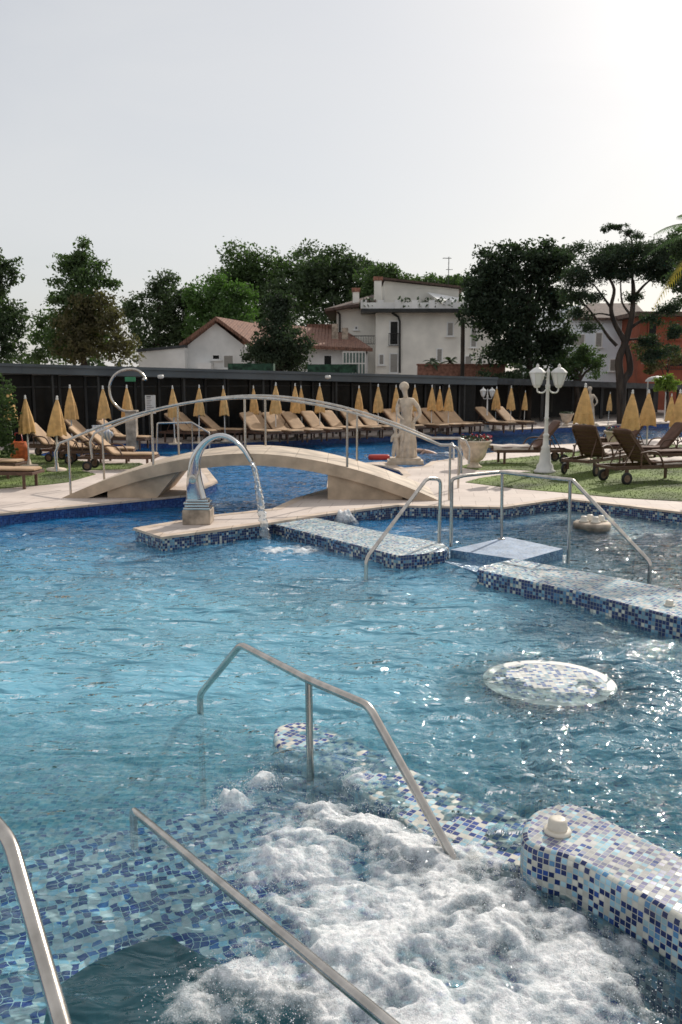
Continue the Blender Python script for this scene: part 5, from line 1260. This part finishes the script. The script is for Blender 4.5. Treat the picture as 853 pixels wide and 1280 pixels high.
# left gable house with flat block
YG = 52
gh = empty('gable_house', P(268, 460, YG), 'low white gabled house with tiled roof behind the pavilion at left', 'house'); gh.location.z = 0
mb = MB(); wbox(mb, 232, 311, YG, YG + 8, 436)
a, b, t = P(229, 436, YG), P(311, 436, YG), P(270, 404, YG)
mb.add([(a.x, YG, a.z), (b.x, YG, b.z), (t.x, YG, t.z)], [(0, 1, 2)]); mb.build('wall', M['white_wall'], gh)
L0, R0_, T0 = P(224, 434.5, YG - .5), P(317, 435, YG - .5), P(270, 400.5, YG - .5); bk = Vector((2.2, 9, 0)); up = Vector((0, 0, .22))
mb = MB(); mb.add([L0, T0, T0 + bk, L0 + bk, L0 + up, T0 + up, T0 + bk + up, L0 + bk + up], [(0, 1, 2, 3), (7, 6, 5, 4), (0, 4, 5, 1), (3, 7, 4, 0)])
mb.add([T0, R0_, R0_ + bk, T0 + bk, T0 + up, R0_ + up, R0_ + bk + up, T0 + bk + up], [(0, 1, 2, 3), (7, 6, 5, 4), (0, 4, 5, 1), (1, 5, 6, 2)]); mb.build('roof', M['tiles'], gh)
wall_window(gh, 266, 443.5, 275, 449.5, YG, 'win_glass'); wall_window(gh, 280, 444, 292, 460, YG, name='garage_door')
mb = MB(); wbox(mb, 247, 264, YG - 1, YG - .06, 453.5); mb.build('porch', M['white_wall'], gh)
fb_ = empty('flat_block', P(202, 460, YG), 'plain grey flat roofed block left of the gabled house', 'building'); fb_.location.z = 0
mb = MB(); a = P(173, 440, YG - 1); b = P(231, 434.5, YG - 1)
mb.add([(a.x, YG - 1, 0), (b.x, YG - 1, 0), (b.x, YG - 1, b.z), (a.x, YG - 1, a.z), (a.x, YG + 7, 0), (b.x, YG + 7, 0), (b.x, YG + 7, b.z), (a.x, YG + 7, a.z)], [(0, 1, 2, 3), (1, 5, 6, 2), (4, 0, 3, 7), (5, 4, 7, 6)]); mb.build('wall', M['white_wall'], fb_)
mb = MB(); mb.add([(a.x - .1, YG - 1.1, a.z + .003), (b.x, YG - 1.1, b.z + .003), (b.x, YG + 7.1, b.z + .003), (a.x - .1, YG + 7.1, a.z + .003), (a.x - .1, YG - 1.1, a.z + .15), (b.x, YG - 1.1, b.z + .15), (b.x, YG + 7.1, b.z + .15), (a.x - .1, YG + 7.1, a.z + .15)],
   [(0, 1, 5, 4), (4, 5, 6, 7), (3, 0, 4, 7), (1, 2, 6, 5), (2, 3, 7, 6)]); mb.build('roof', M['roof_dark'], fb_)
# pale blue house at right
YB = 66
bh = empty('pale_blue_house', P(750, 478, YB), 'pale blue white house seen between the two big pines', 'house'); bh.location.z = 0
mb = MB(); wbox(mb, 690, 806, YB, YB + 10, 398); wbox(mb, 690, 727, YB - .02, YB + 6, 382); mb.build('wall', M['blue_wall'], bh)
a, b = P(716, 397, YB - .5), P(812, 397, YB - .5); rg0, rg1 = P(735, 379, YB + 5), P(795, 379, YB + 5)
mb = MB(); mb.add([a, b, rg1, rg0, a + lo, b + lo], [(0, 1, 2, 3), (4, 5, 1, 0)]); mb.add([b, b + Vector((0, 11, 0)), rg1], [(0, 1, 2)]); mb.build('roof', M['roof_brown'], bh)
for q in ((716, 418, 731, 432), (744, 416, 753, 434), (786, 451, 796, 464), (708, 388, 714, 403), (762, 449, 771, 464)): wall_window(bh, *q, YB)
# orange house
YO = 62
oh = empty('orange_house', P(850, 478, YO), 'orange red house with dark loggias at the right edge of the photo', 'house'); oh.location.z = 0
mb = MB(); zo = wbox(mb, 801, 930, YO, YO + 9, 393); mb.build('wall', M['orange_wall'], oh)
for q in ((808, 404, 821, 458), (836, 441, 870, 458), (838, 404, 850, 424)): wall_window(oh, *q, YO, 'win_glass', 'orange_wall', out=.05)
a, b = P(795, 395, YO - .8), P(935, 395, YO - .8); mb = MB(); mb.box(((a.x + b.x) / 2, YO + 4.5, a.z + .15), (b.x - a.x, 11, .3)); mb.build('roof', M['roof_brown'], oh)
railing(oh, P(825, 455, YO).x, P(875, 455, YO).x, YO - .3, P(840, 462, YO).z, P(840, 449, YO).z, 'dark_metal', 20, 'balcony_railing')
# white domed canopy and bright bush, far right
dp = P(822, 474, 47); mb = MB(); mb.lathe([(.62, 0), (.58, .1), (.47, .2), (.3, .27), (.001, .31)], Vector((dp.x, 47, P(822, 477, 47).z)), 20); 
dm = empty('domed_canopy', (dp.x, 47, 0), 'small white domed canopy beside the lime green bush at far right', 'canopy'); mb.build('dome', M['paper'], dm)
for sx in (-.5, .5): MB().tube([(dp.x + sx, 47, 0), (dp.x + sx, 47, P(822, 477, 47).z)], .04, 8).build('post', M['white_paint'], dm)

# ------------------------------------------------------------------ trees
def leaf_mat(name, col, var=.45, tr=.25):
    m = simple(name, col, .75, var=var, vs_=1.1, col2=tuple(c * .42 for c in col))
    n = m.node_tree; b = n.nodes['Principled BSDF']; out = n.nodes['Material Output']; t = N(n, 'ShaderNodeBsdfTranslucent'); t.inputs['Color'].default_value = (min(1, col[0] * 2.2), min(1, col[1] * 2.6), col[2] * 1.3, 1)
    mx = N(n, 'ShaderNodeMixShader'); mx.inputs[0].default_value = tr; n.links.new(b.outputs[0], mx.inputs[1]); n.links.new(t.outputs[0], mx.inputs[2]); n.links.new(mx.outputs[0], out.inputs['Surface']); return m
M['bark'] = simple('bark', (.055, .04, .03), .9, var=.3, vs_=5, bump=.6, bs=12, stretch=(1, 1, .2))
M['leaf_dark'] = leaf_mat('dark_foliage', (.045, .070, .032)); M['leaf_mid'] = leaf_mat('mid_foliage', (.060, .098, .036)); M['leaf_bright'] = leaf_mat('bright_foliage', (.06, .115, .03))
M['leaf_olive'] = leaf_mat('bronze_foliage', (.085, .075, .035)); M['leaf_pine'] = leaf_mat('pine_needles', (.030, .048, .026)); M['leaf_lime'] = leaf_mat('lime_foliage', (.15, .21, .04)); M['leaf_yellow'] = leaf_mat('yellowing_fronds', (.28, .21, .04))
def crown(blobs, n, sz, seed, shell=.55, clump=26, asp=.55, spread=.5):
    """blobs: (centre, (rx,ry,rz)). leaf quads gathered in small clumps through and around the volume"""
    r = np.random.RandomState(seed); vol = np.array([b[1][0] * b[1][2] for b in blobs]) ** .9; vol /= vol.sum()
    nc = n // clump; bi = r.choice(len(blobs), nc, p=vol)
    d = r.normal(size=(nc, 3)); d /= np.linalg.norm(d, axis=1)[:, None]
    rad = 1 - shell * r.rand(nc) ** 1.3; rad *= 1 + .09 * r.normal(size=nc) * (r.rand(nc) > .4)
    C = np.array([list(b[0]) for b in blobs])[bi]; S = np.array([list(b[1]) for b in blobs])[bi]
    cc = C + d * rad[:, None] * S
    cs = spread * (.5 + r.rand(nc))
    P_ = np.repeat(cc, clump, 0) + np.clip(r.normal(size=(nc * clump, 3)), -1.5, 1.5) * np.repeat(cs, clump)[:, None] * np.array([.55, .55, .36])
    m = len(P_); u = r.normal(size=(m, 3)); u /= np.linalg.norm(u, axis=1)[:, None]
    w = np.cross(u, r.normal(size=(m, 3))); w /= np.linalg.norm(w, axis=1)[:, None]
    s = (sz * (.55 + .9 * r.rand(m)))[:, None]
    V = np.stack([P_ - u * s, P_ + w * s * asp, P_ + u * s, P_ - w * s * asp], 1).reshape(-1, 3)
    return V, np.arange(m * 4).reshape(-1, 4)
def np_obj(name, V, Fc, mat, parent):
    o0 = wloc(parent); me = bpy.data.meshes.new(name); me.from_pydata((V - np.array(o0)).tolist(), [], Fc.tolist()); me.materials.append(mat)
    o = bpy.data.objects.new(name, me); sc.collection.objects.link(o); o.parent = parent; return o
def tree(label, px, Y, blobs, n, sz, mat, seed, trunk_top=None, tr=.25, name='tree', cat='tree', group=None, limbs=True, **kw):
    """blobs in photo pixels: (px, py, rx, ry) at depth Y; depth radius = .8 rx"""
    k = Y / F; base = Vector((P(px, 470, Y).x, Y, 0)); r_ = empty(name, base, label, cat, group)
    rs = random.Random(seed)
    bl = [(P(x, y, Y + rs.uniform(-.3, .3) * rx * k), (rx * k, rx * k * .8, ry * k)) for x, y, rx, ry in blobs]
    sat = []
    for c, s in bl:
        for j in range(2 if seed in (2, 9) else 5):
            a = rs.uniform(0, 6.28); f = rs.uniform(.28, .5); q_ = rs.uniform(.85, 1.15)
            sat.append((c + Vector((math.cos(a) * s[0] * q_, rs.uniform(-.6, .6) * s[1], math.sin(a) * s[2] * q_)), (s[0] * f, s[1] * f, s[2] * f)))
    V, Fc = crown([(c, (s[0] * .9, s[1], s[2] * .9)) for c, s in bl] + sat, int(n * 1.25), sz * .92, seed, **kw); np_obj('crown', V, Fc, M[mat], r_)
    tt = trunk_top or max(b[0].z for b in bl)
    pts = [base + Vector((0, 0, -.05)), base + Vector((.1, 0, tt * .3)), base + Vector((-.05, 0, tt * .6)), Vector((base.x + .05, Y, tt))]
    mb = MB(); mb.tube(catmull(pts, 3), [tr * (1 - .8 * i / 9) for i in range(10)], 9)
    if limbs:
        for c, s in bl: a = base + Vector((0, 0, min(c.z - s[2] * .3, tt * .9) * rs.uniform(.55, .8))); mb.tube(catmull([a, a.lerp(c, .5) + Vector((0, 0, .3)), c + Vector((0, 0, s[2] * .3))], 3), [tr * .4 * (1 - .12 * i) for i in range(7)], 6)
    mb.build('trunk', M['bark'], r_); return r_, bl
TG = 'trees rising behind the pavilion'
tree('dark spiky tree cut by the left edge of the photo', -14, 40, [(-8, 350, 20, 26), (-10, 390, 34, 34), (-16, 420, 38, 26), (0, 335, 14, 14)], 9000, .085, 'leaf_dark', 1, group=TG, spread=.3)
r_, bl = tree('tall ragged conical tree with a bronze leaved lower crown', 104, 48, [(104, 312, 9, 17), (100, 330, 20, 16), (104, 350, 28, 16), (98, 372, 32, 18), (108, 396, 40, 22), (104, 425, 50, 26), (76, 438, 30, 18), (135, 352, 7, 7), (84, 335, 8, 7), (122, 332, 9, 6)], 15000, .10, 'leaf_mid', 2, group=TG, spread=.38, shell=.75)
V, Fc = crown([(P(x, y, 47), (rx * 47 / F, 1, ry * 47 / F)) for x, y, rx, ry in ((120, 385, 34, 20), (138, 402, 26, 20), (108, 428, 44, 24), (152, 436, 24, 20), (95, 400, 26, 18))], 9000, .085, 22, spread=.35, shell=.7); np_obj('bronze_leaves', V, Fc, M['leaf_olive'], r_)
tree('dark rounded tree behind the flat grey block', 200, 66, [(200, 385, 34, 30), (180, 402, 24, 30), (212, 372, 22, 18), (190, 425, 34, 26), (230, 410, 26, 30)], 12000, .13, 'leaf_dark', 3, group=TG)
tree('bright green tree just above the gabled house', 275, 64, [(270, 375, 26, 24), (288, 385, 26, 26), (255, 395, 24, 26), (300, 400, 20, 22), (268, 415, 40, 24)], 12000, .12, 'leaf_bright', 4, group=TG)
tree('broad dark tree forming the left of the high tree mass', 322, 84, [(305, 345, 36, 26), (340, 340, 36, 22), (320, 375, 50, 34), (365, 350, 30, 24), (350, 390, 44, 34), (285, 362, 22, 20)], 17000, .17, 'leaf_mid', 5, group=TG, spread=.7)
tree('broad dark cedar forming the right of the high tree mass', 420, 82, [(395, 338, 32, 22), (430, 328, 26, 14), (428, 350, 40, 22), (448, 362, 30, 24), (400, 380, 46, 34), (462, 340, 12, 9), (440, 392, 34, 28)], 17000, .16, 'leaf_dark', 6, group=TG, spread=.7)
tree('low dark tree peeking over the left wing of the villa', 475, 78, [(470, 350, 20, 14), (486, 345, 14, 10), (478, 372, 30, 26)], 7000, .13, 'leaf_mid', 7, group=TG)
tree('distant treetops just above the villa roof', 545, 95, [(520, 356, 16, 7), (545, 354, 16, 8), (570, 356, 18, 9), (550, 375, 44, 20)], 8000, .16, 'leaf_mid', 8, group=TG)
tree('dark conical cypress in front of the tiled house', 347, 50, [(347, 388, 15, 18), (345, 408, 24, 18), (348, 428, 32, 20), (345, 448, 36, 18), (370, 440, 20, 18), (325, 442, 18, 16), (351, 374, 8, 9)], 13000, .085, 'leaf_pine', 9, group=TG, spread=.32)
tree('dense black green pine beside the cream villa', 660, 48, [(614, 350, 26, 28), (640, 340, 40, 28), (680, 345, 32, 32), (620, 385, 32, 32), (655, 385, 52, 40), (650, 425, 38, 32), (665, 440, 40, 26), (694, 400, 22, 34), (640, 400, 36, 38), (655, 320, 44, 10), (610, 334, 22, 18), (690, 326, 24, 18), (600, 360, 16, 18)], 30000, .105, 'leaf_pine', 10, group=TG, spread=.38, shell=.8)
tree('small grey green tree between the two pines', 722, 47, [(715, 452, 18, 18), (735, 450, 14, 14), (700, 462, 18, 14), (742, 462, 9, 8)], 4500, .075, 'leaf_mid', 11, group=TG, spread=.25)
# open umbrella pine with forked trunk
YP = 44; base = Vector((P(777, 500, YP).x, YP, 0)); up_ = empty('pine_tree', base, 'tall umbrella pine with forked bare trunk and feathery top', 'tree', TG)
q = lambda x, y, dy=0: P(x, y, YP + dy)
mb = MB()
def limb(pts, r0, r1):
    c = catmull([q(*p) for p in pts], 4); mb.tube(c, [.72 * (r0 + (r1 - r0) * i / (len(c) - 1)) for i in range(len(c))], 8)
limb([(777, 530), (776, 480), (774, 450), (783, 425), (790, 395), (792, 365), (791, 350)], .34, .12)
limb([(777, 530), (779, 480), (788, 462), (782, 430), (769, 405), (764, 385), (768, 362), (760, 345)], .30, .08)
limb([(771, 432), (760, 420), (748, 402), (735, 385), (722, 372)], .13, .04); limb([(786, 412), (800, 402), (820, 392), (836, 384)], .13, .04)
limb([(764, 385), (752, 368), (742, 355)], .10, .04); limb([(792, 372), (806, 356), (820, 345)], .12, .04); limb([(791, 350), (788, 325), (790, 300), (775, 286), (762, 284)], .09, .02)
limb([(790, 395), (778, 378), (776, 350)], .10, .04); limb([(783, 425), (800, 424), (822, 428), (838, 440)], .09, .03); limb([(766, 395), (748, 392), (730, 400)], .07, .03)
mb.build('trunk', M['bark'], up_)
bl = [(q(x, y, dy), (rx * YP / F, rx * YP / F * .8, ry * YP / F)) for x, y, rx, ry, dy in ((745, 325, 28, 18, 0), (772, 318, 30, 16, 1), (800, 312, 30, 16, -1), (830, 312, 28, 20, 0), (860, 318, 30, 22, 1), (730, 345, 22, 14, 0), (765, 340, 30, 14, 0),
      (800, 336, 28, 12, 0), (722, 368, 16, 8, 0), (740, 372, 12, 6, 0), (835, 342, 22, 14, 0), (725, 392, 14, 7, 0), (838, 386, 16, 8, 0), (812, 398, 14, 6, 0), (790, 372, 10, 5, 0), (735, 408, 12, 6, 0), (815, 428, 14, 8, 0), (842, 415, 12, 8, 0), (808, 445, 12, 8, 0), (833, 440, 14, 8, 0))]
bl += [(c + Vector((rr.uniform(-1, 1) * s[0], 0, rr.uniform(-.9, .9) * s[2])), (s[0] * .5, s[1] * .5, s[2] * .5)) for c, s in bl for _ in range(3)]
V, Fc = crown(bl, 46000, .08, 12, spread=.30, shell=.95, asp=.3); np_obj('crown', V, Fc, M['leaf_pine'], up_)
bl = [(q(x, y), (rx * YP / F, .4, ry * YP / F)) for x, y, rx, ry in ((763, 283, 7, 2), (775, 283, 9, 3), (786, 290, 9, 4), (796, 295, 8, 4), (757, 287, 3, 3))]
V, Fc = crown(bl, 1600, .07, 13, spread=.14, shell=.9, asp=.3); np_obj('leader_tuft', V, Fc, M['leaf_pine'], up_)
tree('dark tree trunk and crown cut by the right edge of the photo', 858, 40, [(862, 320, 24, 34), (868, 350, 20, 24)], 5000, .08, 'leaf_dark', 14, group=TG, spread=.3, tr=.3)
tree('bronze shrub in front of the orange house', 835, 50, [(820, 452, 14, 10), (845, 446, 12, 10), (808, 437, 12, 6)], 2500, .08, 'leaf_olive', 15, group=None, name='shrub', cat='shrub', tr=.08, spread=.25)
tree('lime green bush at the foot of the orange house', 836, 46, [(836, 478, 14, 7), (826, 482, 8, 5)], 2500, .06, 'leaf_lime', 16, group=None, name='shrub', cat='shrub', tr=.06, spread=.16)
tree('dark green shrub above the brick wall under the dense pine', 650, 46, [(640, 474, 24, 6), (668, 468, 20, 8), (610, 470, 14, 4)], 3500, .06, 'leaf_dark', 17, name='shrub', cat='shrub', tr=.08, spread=.2)
# palms
def palm(label, top, trunk_h, fl, nf, mat, r0, seed, rad=.12, wd=.03, extra=None):
    base = Vector((top.x, top.y, top.z - trunk_h)); r_ = empty('palm_tree', base, label, 'palm tree'); rs = random.Random(seed)
    MB().tube([base, base.lerp(top, .5) + Vector((.03, 0, 0)), top], [rad, rad * .85, rad * .8], 10).build('trunk', M['bark'], r_)
    mats = {}
    for i in range(nf):
        a = 2 * math.pi * i / nf + rs.uniform(-.2, .2); el_ = rs.uniform(-.5, 1.1); m = extra if (extra and el_ < -.15) else mat
        mb = mats.setdefault(m, MB()); L_ = fl * rs.uniform(.8, 1.1)
        pts = [top + Vector((math.cos(a) * math.cos(el_) * L_ * t, math.sin(a) * math.cos(el_) * L_ * t, math.sin(el_) * L_ * t - .55 * L_ * t * t)) for t in [j / 9 for j in range(10)]]
        mb.tube(pts, [r0 * (1 - .09 * j) for j in range(10)], 5)
        side = Vector((-math.sin(a), math.cos(a), 0))
        for j in range(1, 30):
            t = j / 30 * 9; k0 = min(int(t), 8); c = pts[k0].lerp(pts[k0 + 1], t - k0); tg = (pts[k0 + 1] - pts[k0]).normalized()
            for s in (-1, 1):
                ll = fl * .26 * math.sin(math.pi * (.15 + .8 * j / 30)); e = c + (side * s * .8 + tg * .6 + Vector((0, 0, -.35))).normalized() * ll
                mb.add([c - tg * wd * .5, c + tg * wd * .5, e], [(0, 1, 2)])
    for m, mb in mats.items(): mb.build('fronds' if m == mat else 'dry_fronds', M[m], r_)
    return r_
pt = P(893, 292, 16); palm('large palm whose green and yellow fronds poke in at the right edge', pt, pt.z, 1.25, 22, 'leaf_bright', .012, 3, .16, .03, 'leaf_yellow')
pt = P(579, 398, 49); palm('thin single palm rising in front of the cream villa', pt, pt.z, .55, 12, 'leaf_dark', .01, 4, .14, .06)
for x, lb in ((540, 'left'), (563, 'right')):
    pt = P(x, 452, 50.3); palm(f'small potted palm, the {lb} one of the pair on the brick wall', pt, pt.z - P(x, 456.5, 50).z - .10, .75, 14, 'leaf_dark', .012, x, .07, .06)
# clipped topiary at the left edge
tb = G(-14, 586); tp = empty('topiary', tb, 'tall dark clipped topiary bush at the left edge of the photo', 'topiary')
kk = tb.y / F; V, Fc = crown([(P(-16, 525, tb.y), (37 * kk, 37 * kk, 38 * kk)), (P(-16, 500, tb.y), (33 * kk, 33 * kk, 38 * kk)), (P(-16, 560, tb.y), (34 * kk, 34 * kk, 22 * kk))], 46000, .024, 30, shell=.16, spread=.03); np_obj('crown', V, Fc, M['leaf_mid'], tp)
MB().tube([tb, tb + Vector((0, 0, .9))], .09, 10).build('trunk', M['bark'], tp)
# backing shrubs line behind houses so that the ground horizon is hidden
M['far_wood'] = leaf_mat('far_wood', (.035, .05, .026))
bl = []
rs = random.Random(8)
for i in range(40): bl.append((Vector((-75 + i * 4.2, 118 + rs.uniform(-4, 4), 2.5)), (4.5, 3, rs.uniform(2.5, 4.5))))
V, Fc = crown(bl, 30000, .3, 40, spread=1.2)
me = bpy.data.meshes.new('distant_woods'); me.from_pydata(V.tolist(), [], Fc.tolist()); me.materials.append(M['far_wood']); o = bpy.data.objects.new('distant_woods', me); sc.collection.objects.link(o); tag(o, 'distant belt of trees on the horizon', 'woods', kind='stuff')
